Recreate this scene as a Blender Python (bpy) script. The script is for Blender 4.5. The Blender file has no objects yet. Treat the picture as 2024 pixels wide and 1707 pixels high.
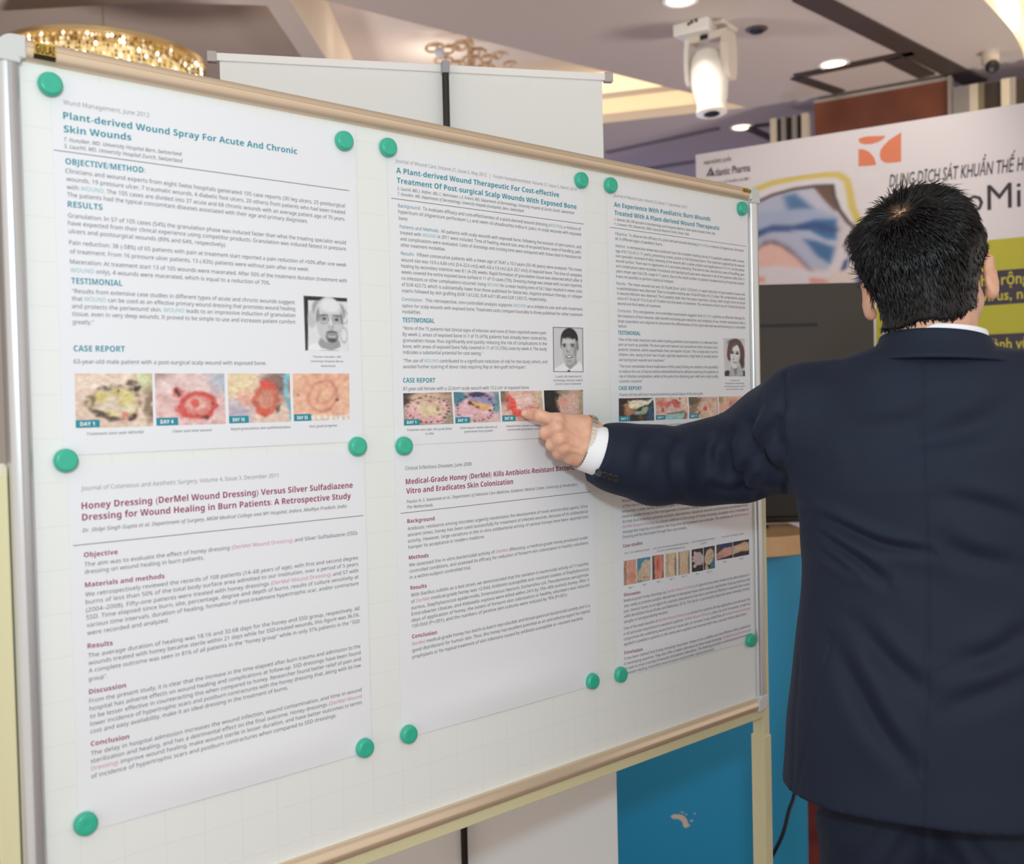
import bpy, bmesh, math, random
import numpy as np
from mathutils import Vector, Matrix
R = math.radians
rng = np.random.default_rng(7)
random.seed(7)
scene = bpy.context.scene
COL = scene.collection

# ------------------------------------------------------------------ camera
FPX, PITCH, ROLL, CAMZ = 2000.0, 0.0256, -0.0231, 1.40
cam_data = bpy.data.cameras.new('camera')
cam = bpy.data.objects.new('camera', cam_data)
COL.objects.link(cam)
cam_data.sensor_fit = 'HORIZONTAL'
cam_data.sensor_width = 36.0
cam_data.lens = 36.0 * FPX / 2024.0
cam_data.clip_start = 0.05
cam.matrix_world = (Matrix.Translation((0, 0, CAMZ)) @ Matrix.Rotation(math.pi / 2 - PITCH, 4, 'X')
                    @ Matrix.Rotation(ROLL, 4, 'Z'))
cam_data.dof.use_dof = True
cam_data.dof.focus_distance = 1.66
cam_data.dof.aperture_fstop = 4.5
scene.camera = cam

# ------------------------------------------------------------------ exposure, ambient, flash
scene.view_settings.view_transform = 'Standard'
scene.view_settings.look = 'None'
scene.view_settings.exposure = 0.0
scene.view_settings.gamma = 1.0
scene.view_settings.use_curve_mapping = False
world = bpy.data.worlds.new('hall_ambient')
scene.world = world
world.use_nodes = True
bg = world.node_tree.nodes['Background']
bg.inputs[0].default_value = (1.0, 0.91, 0.83, 1)
bg.inputs[1].default_value = 0.98


def add_light(name, kind, loc, power, color=(1, 1, 1), size=0.1, target=None, spot=None, blend=0.5):
    l = bpy.data.lights.new(name, kind)
    l.energy = power
    l.color = color
    if kind == 'AREA':
        l.shape = 'DISK'
        l.size = size
    else:
        l.shadow_soft_size = size
    if spot:
        l.spot_size = spot
        l.spot_blend = blend
    o = bpy.data.objects.new(name, l)
    COL.objects.link(o)
    o.location = loc
    if target is not None:
        o.rotation_euler = (Vector(target) - Vector(loc)).to_track_quat('-Z', 'Y').to_euler()
    return o


add_light('camera_flash', 'AREA', (0.0, -0.30, 1.76), 15.0, (0.66, 0.86, 1.0), 0.13, (0.4, 1.7, 1.3))
# unseen fill lamps added near the floor to brighten the ceiling
add_light('ceiling_fill', 'AREA', (-2.6, 4.3, 0.3), 56, (1.0, 0.95, 0.90), 0.9, (-0.2, 6.2, 3.3))
add_light('ceiling_fill', 'AREA', (3.3, 4.4, 0.3), 56, (1.0, 0.95, 0.90), 0.9, (1.4, 6.6, 3.3))


# ------------------------------------------------------------------ pixel helpers
def ray(px, py):
    x, y = px - 1012.0, py - 853.5
    cr, sr = math.cos(ROLL), math.sin(ROLL)
    a = cr * x + sr * y
    b = -sr * x + cr * y
    c, s = math.cos(PITCH), math.sin(PITCH)
    return np.array([a, FPX * c - b * s, -FPX * s - b * c])


CAM = np.array([0, 0, CAMZ])


def at(px, py, Y):
    r = ray(px, py)
    return CAM + r * (Y / r[1])


def on_plane(px, py, P, n):
    r = ray(px, py)
    P = np.asarray(P, float)
    n = np.asarray(n, float)
    return CAM + r * (((P - CAM) @ n) / (r @ n))


# ------------------------------------------------------------------ materials
def lin(c):
    out = []
    for v in c[:3]:
        v = v / 255.0
        out.append(v / 12.92 if v <= 0.04045 else ((v + 0.055) / 1.055) ** 2.4)
    return tuple(out) + (1.0,)


MATS = {}


def mat(name, rgb=(200, 200, 200), rough=0.5, metal=0.0, spec=0.5, emit=None, estr=0.0, coat=0.0,
        noise=None, bump=None, attr=None, sheen=0.0, sss=0.0):
    if name in MATS:
        return MATS[name]
    m = bpy.data.materials.new(name)
    m.use_nodes = True
    nt = m.node_tree
    b = nt.nodes['Principled BSDF']
    b.inputs['Base Color'].default_value = lin(rgb)
    b.inputs['Roughness'].default_value = rough
    b.inputs['Metallic'].default_value = metal
    b.inputs['Specular IOR Level'].default_value = spec
    if coat:
        b.inputs['Coat Weight'].default_value = coat
        b.inputs['Coat Roughness'].default_value = 0.12
    if sheen:
        b.inputs['Sheen Weight'].default_value = sheen
        b.inputs['Sheen Roughness'].default_value = 0.5
        b.inputs['Sheen Tint'].default_value = (0.6, 0.7, 0.9, 1)
    if sss:
        b.inputs['Subsurface Weight'].default_value = sss
        b.inputs['Subsurface Radius'].default_value = (0.012, 0.005, 0.003)
        b.inputs['Subsurface Scale'].default_value = 0.6
    if emit is not None:
        b.inputs['Emission Color'].default_value = lin(emit)
        b.inputs['Emission Strength'].default_value = estr
    m.diffuse_color = lin(rgb)
    if attr:
        a = nt.nodes.new('ShaderNodeAttribute')
        a.attribute_name = attr
        nt.links.new(a.outputs['Color'], b.inputs['Base Color'])
    if noise:   # (scale, colour2, detail)
        tc = nt.nodes.new('ShaderNodeTexCoord')
        nz = nt.nodes.new('ShaderNodeTexNoise')
        nz.inputs['Scale'].default_value = noise[0]
        nz.inputs['Detail'].default_value = noise[2] if len(noise) > 2 else 3
        nt.links.new(tc.outputs['Object'], nz.inputs['Vector'])
        mx = nt.nodes.new('ShaderNodeMix')
        mx.data_type = 'RGBA'
        mx.inputs[6].default_value = lin(rgb)
        mx.inputs[7].default_value = lin(noise[1])
        rp = nt.nodes.new('ShaderNodeMapRange')
        rp.inputs[1].default_value = 0.35
        rp.inputs[2].default_value = 0.65
        nt.links.new(nz.outputs['Fac'], rp.inputs[0])
        nt.links.new(rp.outputs[0], mx.inputs[0])
        nt.links.new(mx.outputs[2], b.inputs['Base Color'])
    if bump:    # (scale, strength)
        tc = nt.nodes.new('ShaderNodeTexCoord')
        nz = nt.nodes.new('ShaderNodeTexNoise')
        nz.inputs['Scale'].default_value = bump[0]
        nz.inputs['Detail'].default_value = 4
        bp = nt.nodes.new('ShaderNodeBump')
        bp.inputs['Strength'].default_value = bump[1]
        bp.inputs['Distance'].default_value = 0.002
        nt.links.new(tc.outputs['Object'], nz.inputs['Vector'])
        nt.links.new(nz.outputs['Fac'], bp.inputs['Height'])
        nt.links.new(bp.outputs[0], b.inputs['Normal'])
    MATS[name] = m
    return m


# ------------------------------------------------------------------ object helpers
def link_mesh(name, verts, faces, mats, parent=None, smooth=False, midx=None):
    me = bpy.data.meshes.new(name)
    me.from_pydata([tuple(float(c) for c in v) for v in verts], [], [tuple(int(i) for i in f) for f in faces])
    if not isinstance(mats, (list, tuple)):
        mats = [mats]
    for m in mats:
        me.materials.append(m)
    if midx is not None:
        me.polygons.foreach_set('material_index', np.asarray(midx, dtype=np.int32))
    if smooth:
        me.polygons.foreach_set('use_smooth', np.ones(len(me.polygons), dtype=bool))
    me.update()
    o = bpy.data.objects.new(name, me)
    COL.objects.link(o)
    if parent is not None:
        o.parent = parent
        o.matrix_parent_inverse = PINV.get(parent.name, Matrix.Identity(4))
    return o


PINV = {}


def thing(name, loc, label, cat, group=None):
    o = bpy.data.objects.new(name, None)
    COL.objects.link(o)
    o.location = tuple(float(c) for c in loc)
    o.empty_display_size = 0.05
    PINV[o.name] = Matrix.Translation(o.location).inverted()
    tag(o, label, cat, group)
    return o


def tag(o, label, cat, group=None):
    o['label'] = label
    o['category'] = cat
    if group:
        o['group'] = group
    return o


def struct(o, name=None):
    o['kind'] = 'structure'
    return o


class MB:
    """collects shapes, then links them as ONE mesh object (world coordinates)"""
    def __init__(s):
        s.v, s.f, s.m = [], [], []

    def add(s, verts, faces, mi=0):
        o = len(s.v)
        s.v += [tuple(float(c) for c in p) for p in verts]
        s.f += [tuple(int(i) + o for i in f) for f in faces]
        s.m += [mi] * len(faces)
        return s

    def box(s, c, ex, ey, ez, mi=0):
        """c centre, ex/ey/ez half-extent vectors"""
        c, ex, ey, ez = (np.asarray(a, float) for a in (c, ex, ey, ez))
        P = [c + a * ex + b * ey + d * ez for a in (-1, 1) for b in (-1, 1) for d in (-1, 1)]
        F = [(0, 1, 3, 2), (4, 6, 7, 5), (0, 4, 5, 1), (2, 3, 7, 6), (0, 2, 6, 4), (1, 5, 7, 3)]
        return s.add(P, F, mi)

    def prism(s, poly, off, mi=0):
        """closed polygon of 3-D points extruded by the vector off"""
        n = len(poly)
        off = np.asarray(off, float)
        P = [np.asarray(p, float) for p in poly] + [np.asarray(p, float) + off for p in poly]
        F = [tuple(range(n))[::-1], tuple(range(n, 2 * n))] + [(i, (i + 1) % n, n + (i + 1) % n, n + i) for i in range(n)]
        return s.add(P, F, mi)

    def lathe(s, c, ax, prof, seg=24, mi=0, sx=1.0):
        """prof [(radius, height)] around axis ax through c"""
        c = np.asarray(c, float)
        ax = np.asarray(ax, float)
        ax = ax / np.linalg.norm(ax)
        t = np.array([0, 0, 1.0]) if abs(ax[2]) < .9 else np.array([1.0, 0, 0])
        e1 = np.cross(t, ax)
        e1 /= np.linalg.norm(e1)
        e2 = np.cross(ax, e1)
        P, F = [], []
        for r, h in prof:
            for k in range(seg):
                a = 2 * math.pi * k / seg
                P.append(c + ax * h + r * (math.cos(a) * e1 * sx + math.sin(a) * e2))
        for i in range(len(prof) - 1):
            for k in range(seg):
                k2 = (k + 1) % seg
                F.append((i * seg + k, i * seg + k2, (i + 1) * seg + k2, (i + 1) * seg + k))
        F.append(tuple(range(seg))[::-1])
        F.append(tuple((len(prof) - 1) * seg + k for k in range(seg)))
        return s.add(P, F, mi)

    def tube(s, pts, rad, seg=8, mi=0, cap=True):
        pts = [np.asarray(p, float) for p in pts]
        n = len(pts)
        rads = rad if isinstance(rad, (list, tuple)) else [rad] * n
        P, F = [], []
        prev = None
        for i, p in enumerate(pts):
            d = pts[min(i + 1, n - 1)] - pts[max(i - 1, 0)]
            d = d / (np.linalg.norm(d) + 1e-12)
            if prev is None:
                t = np.array([0, 0, 1.0]) if abs(d[2]) < .9 else np.array([1.0, 0, 0])
            else:
                t = prev
            e1 = t - d * (t @ d)
            e1 /= np.linalg.norm(e1)
            prev = e1
            e2 = np.cross(d, e1)
            for k in range(seg):
                a = 2 * math.pi * k / seg
                P.append(p + rads[i] * (math.cos(a) * e1 + math.sin(a) * e2))
        for i in range(n - 1):
            for k in range(seg):
                k2 = (k + 1) % seg
                F.append((i * seg + k, i * seg + k2, (i + 1) * seg + k2, (i + 1) * seg + k))
        if cap:
            F.append(tuple(range(seg))[::-1])
            F.append(tuple((n - 1) * seg + k for k in range(seg)))
        return s.add(P, F, mi)

    def build(s, name, mats, parent=None, smooth=False, bevel=0.0, angle=40):
        o = link_mesh(name, s.v, s.f, mats, parent, smooth, s.m)
        bm = bmesh.new()
        bm.from_mesh(o.data)
        bmesh.ops.recalc_face_normals(bm, faces=bm.faces)
        bm.to_mesh(o.data)
        bm.free()
        if smooth:
            o.data.polygons.foreach_set('use_smooth', np.ones(len(o.data.polygons), dtype=bool))
            o.data.set_sharp_from_angle(angle=R(angle))
        if bevel:
            md = o.modifiers.new('bevel', 'BEVEL')
            md.width = bevel
            md.segments = 2
            md.limit_method = 'ANGLE'
            md.angle_limit = R(40)
        return o


def spline(pts, n):
    """Catmull-Rom through pts"""
    P = [np.asarray(p, float) for p in pts]
    P = [2 * P[0] - P[1]] + P + [2 * P[-1] - P[-2]]
    out = []
    for i in range(1, len(P) - 2):
        for k in range(n):
            t = k / n
            a, b, c, d = P[i - 1], P[i], P[i + 1], P[i + 2]
            out.append(0.5 * (2 * b + (c - a) * t + (2 * a - 5 * b + 4 * c - d) * t * t + (3 * b - a - 3 * c + d) * t ** 3))
    out.append(P[-2])
    return out


# ------------------------------------------------------------------ board plane
YAW = 0.7155
BO = np.array([-0.509, 1.1585, CAMZ + 0.3756])
BD = np.array([math.cos(YAW), math.sin(YAW), 0])
BN = np.array([math.sin(YAW), -math.cos(YAW), 0])
UP = np.array([0, 0, 1.0])


def B(u, v, h=0.0):
    return BO + u * BD - v * UP + h * BN


def uv(px, py, h=0.0):
    w = on_plane(px, py, BO + h * BN, BN) - BO
    return np.array([w @ BD, -w[2]])


# ------------------------------------------------------------------ printed pictures (vertex colours of the print itself)
def vnoise(nx, ny, cells, seed):
    r = np.random.default_rng(seed)
    g = r.random((cells + 2, cells + 2))
    x = np.linspace(0, cells, nx)
    y = np.linspace(0, cells, ny)
    xi, yi = x.astype(int), y.astype(int)
    fx, fy = x - xi, y - yi
    fx, fy = fx * fx * (3 - 2 * fx), fy * fy * (3 - 2 * fy)
    a = g[np.ix_(yi, xi)] * (1 - fx) + g[np.ix_(yi, xi + 1)] * fx
    b = g[np.ix_(yi + 1, xi)] * (1 - fx) + g[np.ix_(yi + 1, xi + 1)] * fx
    return a * (1 - fy)[:, None] + b * fy[:, None]


def paint(nx, ny, base, shapes, grain=10, seed=1, warp=0.0):
    """shapes: (cx, cy, rx, ry, deg, rgb, softness, alpha[, 'ring' width]) in unit coordinates, y down; later on top"""
    img = np.ones((ny, nx, 3)) * np.array(base, float)
    X, Y = np.meshgrid(np.linspace(0, 1, nx), np.linspace(0, 1, ny))
    if warp:
        X = X + (vnoise(nx, ny, 7, seed + 50) - .5) * warp + (vnoise(nx, ny, 19, seed + 52) - .5) * warp * .6
        Y = Y + (vnoise(nx, ny, 7, seed + 51) - .5) * warp + (vnoise(nx, ny, 19, seed + 53) - .5) * warp * .6
    for k, s in enumerate(shapes):
        if s[0] == 'poly':
            _, pts, rgb, soft, al = s
            d = np.full(X.shape, 1e9)
            inside = np.zeros(X.shape, bool)
            n = len(pts)
            for i in range(n):
                (x0, y0), (x1, y1) = pts[i], pts[(i + 1) % n]
                ex, ey = x1 - x0, y1 - y0
                t = np.clip(((X - x0) * ex + (Y - y0) * ey) / (ex * ex + ey * ey + 1e-12), 0, 1)
                d = np.minimum(d, np.hypot(X - x0 - t * ex, Y - y0 - t * ey))
                c = ((y0 > Y) != (y1 > Y)) & (X < (x1 - x0) * (Y - y0) / (y1 - y0 + 1e-12) + x0)
                inside ^= c
            sd = np.where(inside, -d, d)
            a = np.clip(0.5 - sd / max(soft, 1e-3), 0, 1) * al
        elif s[0] == 'line':
            _, pts, w, rgb, soft, al = s
            d = np.full(X.shape, 1e9)
            for i in range(len(pts) - 1):
                (x0, y0), (x1, y1) = pts[i], pts[i + 1]
                ex, ey = x1 - x0, y1 - y0
                t = np.clip(((X - x0) * ex + (Y - y0) * ey) / (ex * ex + ey * ey + 1e-12), 0, 1)
                d = np.minimum(d, np.hypot(X - x0 - t * ex, Y - y0 - t * ey))
            a = np.clip(0.5 - (d - w) / max(soft, 1e-3), 0, 1) * al
        else:
            cx, cy, rx, ry, deg, rgb, soft, al = s[:8]
            c, sn = math.cos(R(deg)), math.sin(R(deg))
            px, py = X - cx, Y - cy
            q = np.hypot((c * px + sn * py) / rx, (-sn * px + c * py) / ry)
            if len(s) > 8:
                q = 1 + np.abs(q - 1) / s[9] - 0.5
            a = np.clip((1 - q) / max(soft, 1e-3) + 0.5, 0, 1) * al
        a = (a * a * (3 - 2 * a))[..., None] if al == 1 else a[..., None]
        img = img * (1 - a) + np.array(rgb, float) * a
    k = max(1, nx // 50)
    for _ in range(k):      # soft print
        pad = np.pad(img, ((1, 1), (1, 1), (0, 0)), 'edge')
        img = (pad[:-2, 1:-1] + pad[2:, 1:-1] + pad[1:-1, :-2] + pad[1:-1, 2:] + 2 * pad[1:-1, 1:-1]) / 6
    if grain > 9:
        mott = (vnoise(nx, ny, 17, seed + 3) - .5)[..., None] * np.array([.10, .16, .15]) + (vnoise(nx, ny, 9, seed + 4) - .5)[..., None] * np.array([.06, .12, .12])
        img = img * (1 + mott)
    grain *= 0.45
    img = img * 0.9 + 24
    if grain:
        img = img + ((vnoise(nx, ny, 40, seed) - .5) * grain * 1.6 + (vnoise(nx, ny, 13, seed + 9) - .5) * grain * 1.6)[..., None]
    return np.clip(img, 0, 255)


def picture(name, corner_fn, img, parent, gloss=0.45):
    """grid mesh: corner_fn(s, t) -> 3-D point for s, t in 0..1 (t down)"""
    ny, nx = img.shape[:2]
    V = [corner_fn(i / nx, j / ny) for j in range(ny + 1) for i in range(nx + 1)]
    F = [(j * (nx + 1) + i, (j + 1) * (nx + 1) + i, (j + 1) * (nx + 1) + i + 1, j * (nx + 1) + i + 1)
         for j in range(ny) for i in range(nx)]
    o = link_mesh(name, V, F, mat('printed_picture', rough=gloss, attr='print', spec=0.3), parent)
    ca = o.data.color_attributes.new('print', 'FLOAT_COLOR', 'CORNER')
    c = img.reshape(-1, 3) / 255.0
    c = np.where(c <= 0.04045, c / 12.92, ((c + 0.055) / 1.055) ** 2.4)
    c = np.concatenate([c, np.ones((len(c), 1))], 1)
    ca.data.foreach_set('color', np.repeat(c, 4, axis=0).astype(np.float32).ravel())
    return o


# ------------------------------------------------------------------ lettering
TEXTQ = []


GLYPH = {'r': (0x1D5A0, 0x1D5BA, 0x1D7E2), 'b': (0x1D5D4, 0x1D5EE, 0x1D7EC), 'i': (0x1D608, 0x1D622, 0x1D7E2)}


def style(txt, st):
    """plain letters -> the upright, bold or slanted sans-serif letter shapes of the built-in typeface"""
    A, a, d = GLYPH[st]
    return ''.join(chr(A + ord(c) - 65) if 'A' <= c <= 'Z' else chr(a + ord(c) - 97) if 'a' <= c <= 'z'
                   else chr(d + ord(c) - 48) if '0' <= c <= '9' else c for c in txt)


def queue_text(body, place, bold=0.0, italic=False, ranges=(), key=None, base=0, plain=False, heads=()):
    """place(P Nx2 glyph coords) -> 3-D points.  ranges: (start, end, material index)"""
    if not plain:
        body = style(body, 'b' if bold else 'i' if italic else 'r')
        italic, bold = False, 0.0
    tc = bpy.data.curves.new('lettering', 'FONT')
    tc.body = body
    tc.size = 1.0
    tc.resolution_u = 2
    tc.fill_mode = 'FRONT'
    tc.offset = bold
    if italic:
        tc.shear = 0.22
    nm = max([base] + [r[2] for r in ranges]) + 1
    for _ in range(nm):
        tc.materials.append(None)
    for i in range(len(body)):
        tc.body_format[i].material_index = base
    for a, b, m in ranges:
        for i in range(a, min(b, len(body))):
            tc.body_format[i].material_index = m
    o = bpy.data.objects.new('lettering', tc)
    COL.objects.link(o)
    TEXTQ.append((o, place, key))


def flush_text(sinks):
    """turn all queued lettering into mesh data; sinks[key] is an MB"""
    dg = bpy.context.evaluated_depsgraph_get()
    dg.update()
    for o, place, key in TEXTQ:
        ev = o.evaluated_get(dg)
        me = ev.to_mesh()
        nv = len(me.vertices)
        if nv:
            co = np.empty(nv * 3)
            me.vertices.foreach_get('co', co)
            P = co.reshape(-1, 3)[:, :2]
            W = place(P)
            mb = sinks[key]
            off = len(mb.v)
            mb.v += [tuple(map(float, w)) for w in W]
            for p in me.polygons:
                mb.f.append(tuple(i + off for i in p.vertices))
                mb.m.append(p.material_index)
        ev.to_mesh_clear()
    for o, _, _ in TEXTQ:
        c = o.data
        bpy.data.objects.remove(o)
        bpy.data.curves.remove(c)
    TEXTQ.clear()

# =================================================================== THE ROOM
CZ = 3.30
DA = np.array([0.7071, 0.7071, 0])       # room axis (same way the board runs)
DB = np.array([0.82, -0.57, 0])          # the other room axis
DB = DB / np.linalg.norm(DB)


def ceil(px, py, z=CZ):
    return on_plane(px, py, (0, 0, z), UP)


def carpet_material():
    m = bpy.data.materials.new('red_patterned_carpet')
    m.use_nodes = True
    nt = m.node_tree
    b = nt.nodes['Principled BSDF']
    b.inputs['Roughness'].default_value = 0.95
    tc = nt.nodes.new('ShaderNodeTexCoord')
    mp = nt.nodes.new('ShaderNodeMapping')
    mp.inputs['Rotation'].default_value = (0, 0, R(45))
    nt.links.new(tc.outputs['Object'], mp.inputs['Vector'])
    v = nt.nodes.new('ShaderNodeTexVoronoi')
    v.inputs['Scale'].default_value = 3.2
    nt.links.new(mp.outputs[0], v.inputs['Vector'])
    r1 = nt.nodes.new('ShaderNodeValToRGB')
    el = r1.color_ramp.elements
    el[0].position, el[0].color = 0.0, lin((120, 70, 62))
    el[1].position, el[1].color = 0.25, lin((150, 52, 40))
    e = el.new(0.5)
    e.color = lin((110, 36, 32))
    nt.links.new(v.outputs['Distance'], r1.inputs[0])
    ch = nt.nodes.new('ShaderNodeTexChecker')
    ch.inputs['Scale'].default_value = 26
    ch.inputs['Color1'].default_value = lin((38, 36, 42))
    ch.inputs['Color2'].default_value = lin((150, 140, 138))
    nt.links.new(mp.outputs[0], ch.inputs['Vector'])
    w = nt.nodes.new('ShaderNodeTexWave')
    w.inputs['Scale'].default_value = 0.55
    w.inputs['Distortion'].default_value = 3.0
    nt.links.new(mp.outputs[0], w.inputs['Vector'])
    mr = nt.nodes.new('ShaderNodeMapRange')
    mr.inputs[1].default_value = 0.72
    mr.inputs[2].default_value = 0.76
    nt.links.new(w.outputs['Fac'], mr.inputs[0])
    mx = nt.nodes.new('ShaderNodeMix')
    mx.data_type = 'RGBA'
    nt.links.new(mr.outputs[0], mx.inputs[0])
    nt.links.new(r1.outputs[0], mx.inputs[6])
    nt.links.new(ch.outputs[0], mx.inputs[7])
    nt.links.new(mx.outputs[2], b.inputs['Base Color'])
    return m


m_ceil = mat('taupe_ceiling_paint', (190, 179, 172), 0.9)
m_tray = mat('cream_tray_paint', (218, 208, 200), 0.9)
m_glow_fascia = mat('glow_fascia', (255, 236, 200), 0.6, emit=(255, 222, 168), estr=1.0)  # fascia faces glow themselves: the cove light is put into the material
m_glow_fascia2 = mat('glow_fascia_soft', (255, 230, 190), 0.6, emit=(255, 220, 170), estr=0.55)
m_dark = mat('dark_track', (62, 52, 48), 0.6)
m_white = mat('white_enamel', (236, 234, 228), 0.4)
m_black = mat('black_plastic', (16, 16, 17), 0.45)
m_grey = mat('grey_plastic', (150, 150, 150), 0.5)
m_glow = mat('downlight_lens', (255, 244, 224), 0.5, emit=(255, 238, 210), estr=3.2)

# floor
struct(MB().add([(-7, -0.5, 0), (9, -0.5, 0), (9, 13, 0), (-7, 13, 0)], [(0, 1, 2, 3)]).build('floor', carpet_material()))
# far and left walls
struct(MB().box((1, 12.6, 1.9), (8, 0, 0), (0, 0.05, 0), (0, 0, 1.9)).build('wall_far', mat('slate_blue_wall', (92, 96, 132), 0.8)))
struct(MB().box((-1.75, 3.1, 1.1), (0.28, 0, 0), (0, 0.02, 0), (0, 0, 1.1)).build('wall_side', mat('pale_partition', (206, 198, 190), 0.6)))
struct(MB().box((-7, 6, 1.9), (0.05, 0, 0), (0, 6.6, 0), (0, 0, 1.9)).build('wall_left', mat('beige_wall', (196, 172, 150), 0.8)))

# ceiling with two tray recesses and one round recess
tA = [ceil(1475, 212), ceil(1052, 106), ceil(630, -4), ceil(560, -22), ceil(600, 40), ceil(645, 116), ceil(720, 262), ceil(1195, 242)]
tA = [ceil(1475, 212), ceil(560, -20), ceil(645, 116), ceil(735, 290), ceil(1195, 243)]
tB = [ceil(527, 11), ceil(598, 116), ceil(680, 250), ceil(300, 330), ceil(-300, 300), ceil(-700, 60), ceil(300, 5)]
tC = [ceil(*q) for q in ((1900, -50), (1945, 0), (1958, 13), (1971, 27), (1985, 42), (1997, 56), (2006, 69), (2013, 82), (2019, 96), (2024, 112), (2029, 135), (2330, 110), (2330, -90), (2000, -90))]
rc = sum(tC) / len(tC)
bm = bmesh.new()
loops = [[(-7, 0.8, CZ), (9, 0.8, CZ), (9, 12.6, CZ), (-7, 12.6, CZ)], tA, tB, tC]
edges = []
for lp in loops:
    vs = [bm.verts.new(tuple(p)) for p in lp]
    edges += [bm.edges.new((vs[i], vs[(i + 1) % len(vs)])) for i in range(len(vs))]
bmesh.ops.triangle_fill(bm, use_beauty=True, edges=edges, normal=(0, 0, -1))
me = bpy.data.meshes.new('ceiling')
bm.to_mesh(me)
bm.free()
me.materials.append(m_ceil)
o = bpy.data.objects.new('ceiling', me)
COL.objects.link(o)
struct(o)


def tray(loop, h, name, steps=((0.0, 0.10, 0), (0.10, 0.30, 1)), top_mat=None, fmats=None, lit=None):
    n = len(loop)
    mb = MB()
    c = sum(np.asarray(p) for p in loop) / n
    for z0, z1, mi in steps:
        for i in range(n):
            a, b = np.asarray(loop[i]), np.asarray(loop[(i + 1) % n])
            mb.add([a + UP * z0, b + UP * z0, b + UP * z1, a + UP * z1], [(0, 1, 2, 3)], mi if lit is None or i in lit else 0)
    mb.add([np.asarray(p) + UP * h for p in loop], [tuple(range(n))], len(fmats))
    return struct(mb.build(name, list(fmats) + [top_mat]))


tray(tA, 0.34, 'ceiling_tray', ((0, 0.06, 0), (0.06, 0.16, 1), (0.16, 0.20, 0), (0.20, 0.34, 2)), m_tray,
     [mat('cream_fascia', (240, 226, 204), 0.8), m_glow_fascia2, m_glow_fascia], (3, 4))
tray(tB, 0.30, 'ceiling_tray', ((0, 0.30, 0),), mat('brown_grey_tray', (182, 168, 156), 0.9), [mat('cream_fascia')])
tray(tC, 0.22, 'ceiling_recess', ((0, 0.05, 0), (0.05, 0.22, 1)), m_tray, [mat('cream_fascia'), m_glow_fascia])


# dark tracks of the folding partition in the ceiling
def strip(name, a, b, w, t=0.012, m=m_dark):
    a, b = np.asarray(a), np.asarray(b)
    d = (b - a) / np.linalg.norm(b - a)
    s = np.array([-d[1], d[0], 0])
    return struct(MB().box((a + b) / 2 - UP * (t / 2), (b - a) / 2, s * w / 2, UP * t / 2).build(name, m))


strip('trim_1', ceil(1590, -10), ceil(1930, 162), 0.13)
strip('trim_2', ceil(1572, 149), ceil(1806, 101), 0.07)
strip('trim_3', ceil(1573, 151), ceil(1660, 180), 0.07)
strip('trim_4', ceil(1762, 112), ceil(1832, 148), 0.10)
strip('trim_5', ceil(1478, 249), ceil(1562, 240), 0.05)
strip('trim_6', ceil(1480, 252), ceil(1536, 277), 0.06)
strip('trim_7', ceil(1200, 300), ceil(1420, 252), 0.05, m=mat('grey_trim', (120, 112, 118), 0.7))
strip('trim_8', ceil(1200, 345), ceil(1372, 318), 0.06, m=mat('grey_trim'))

# folding partition: wood panel and bundled panels at both sides
pw = ceil(1612, 195)
pe = ceil(1876, 148)
PD = (pe - pw) / np.linalg.norm(pe - pw)
PN = np.array([PD[1], -PD[0], 0])
t = thing('folding_partition', pw * np.array([1, 1, 0]), 'dark wood folding partition with aluminium edges behind the backdrop', 'partition')
wood = mat('dark_wood_veneer', (134, 76, 50), 0.45, noise=(2.5, (106, 56, 36), 4))
alu = mat('pale_aluminium', (200, 192, 178), 0.4, 0.6)
L = np.linalg.norm(pe - pw)


def PP(s, z):
    q = pw + PD * s
    return np.array([q[0], q[1], z])


MB().box((PP(0, 0) + PP(L, 0)) / 2 + UP * 1.64, PD * L / 2, PN * 0.03, UP * 1.635).build('wood_panel', wood, t)
for s0 in (L + 0.010,):
    MB().box(PP(s0, 1.64) + PN * 0.01, PD * 0.011, PN * 0.045, UP * 1.64).build('edge_profile', alu, t)
MB().box((PP(0, 3.27) + PP(L, 3.27)) / 2 + PN * 0.02, PD * L / 2, PN * 0.02, UP * 0.008).build('top_rail', alu, t)
pal = [mat('rib_cream', (206, 196, 176), 0.6), mat('rib_dark', (58, 46, 40), 0.6), mat('rib_grey', (150, 146, 140), 0.5, 0.3), mat('rib_olive', (120, 112, 84), 0.6)]
seq = [2, 2, 0, 3, 1, 1, 0, 2, 1, 2, 1, 0, 2, 0, 1, 2, 0, 1]
x = L + 0.03
for k, q in enumerate(seq):
    w = (0.055, 0.035, 0.045, 0.03)[k % 4]
    MB().box(PP(x + w / 2, 1.60) + PN * (0.012 if q == 1 else 0.05), PD * w / 2, PN * 0.03, UP * 1.6).build('panel_edge', pal[q], t)
    x += w
x = -0.03
for k, q in enumerate([0, 1, 2, 1, 2, 1, 0]):
    w = (0.04, 0.03, 0.03)[k % 3]
    MB().box(PP(x - w / 2, 1.60) + PN * (0.012 if q == 1 else 0.05), PD * w / 2, PN * 0.03, UP * 1.6).build('panel_edge', pal[q], t)
    x -= w
struct(MB().box(PP(L / 2, 1.9) - PN * 0.25, PD * 6, PN * 0.05, UP * 1.4).build('wall_back', mat('grey_brown_wall', (120, 108, 100), 0.8))) if False else None

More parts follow.
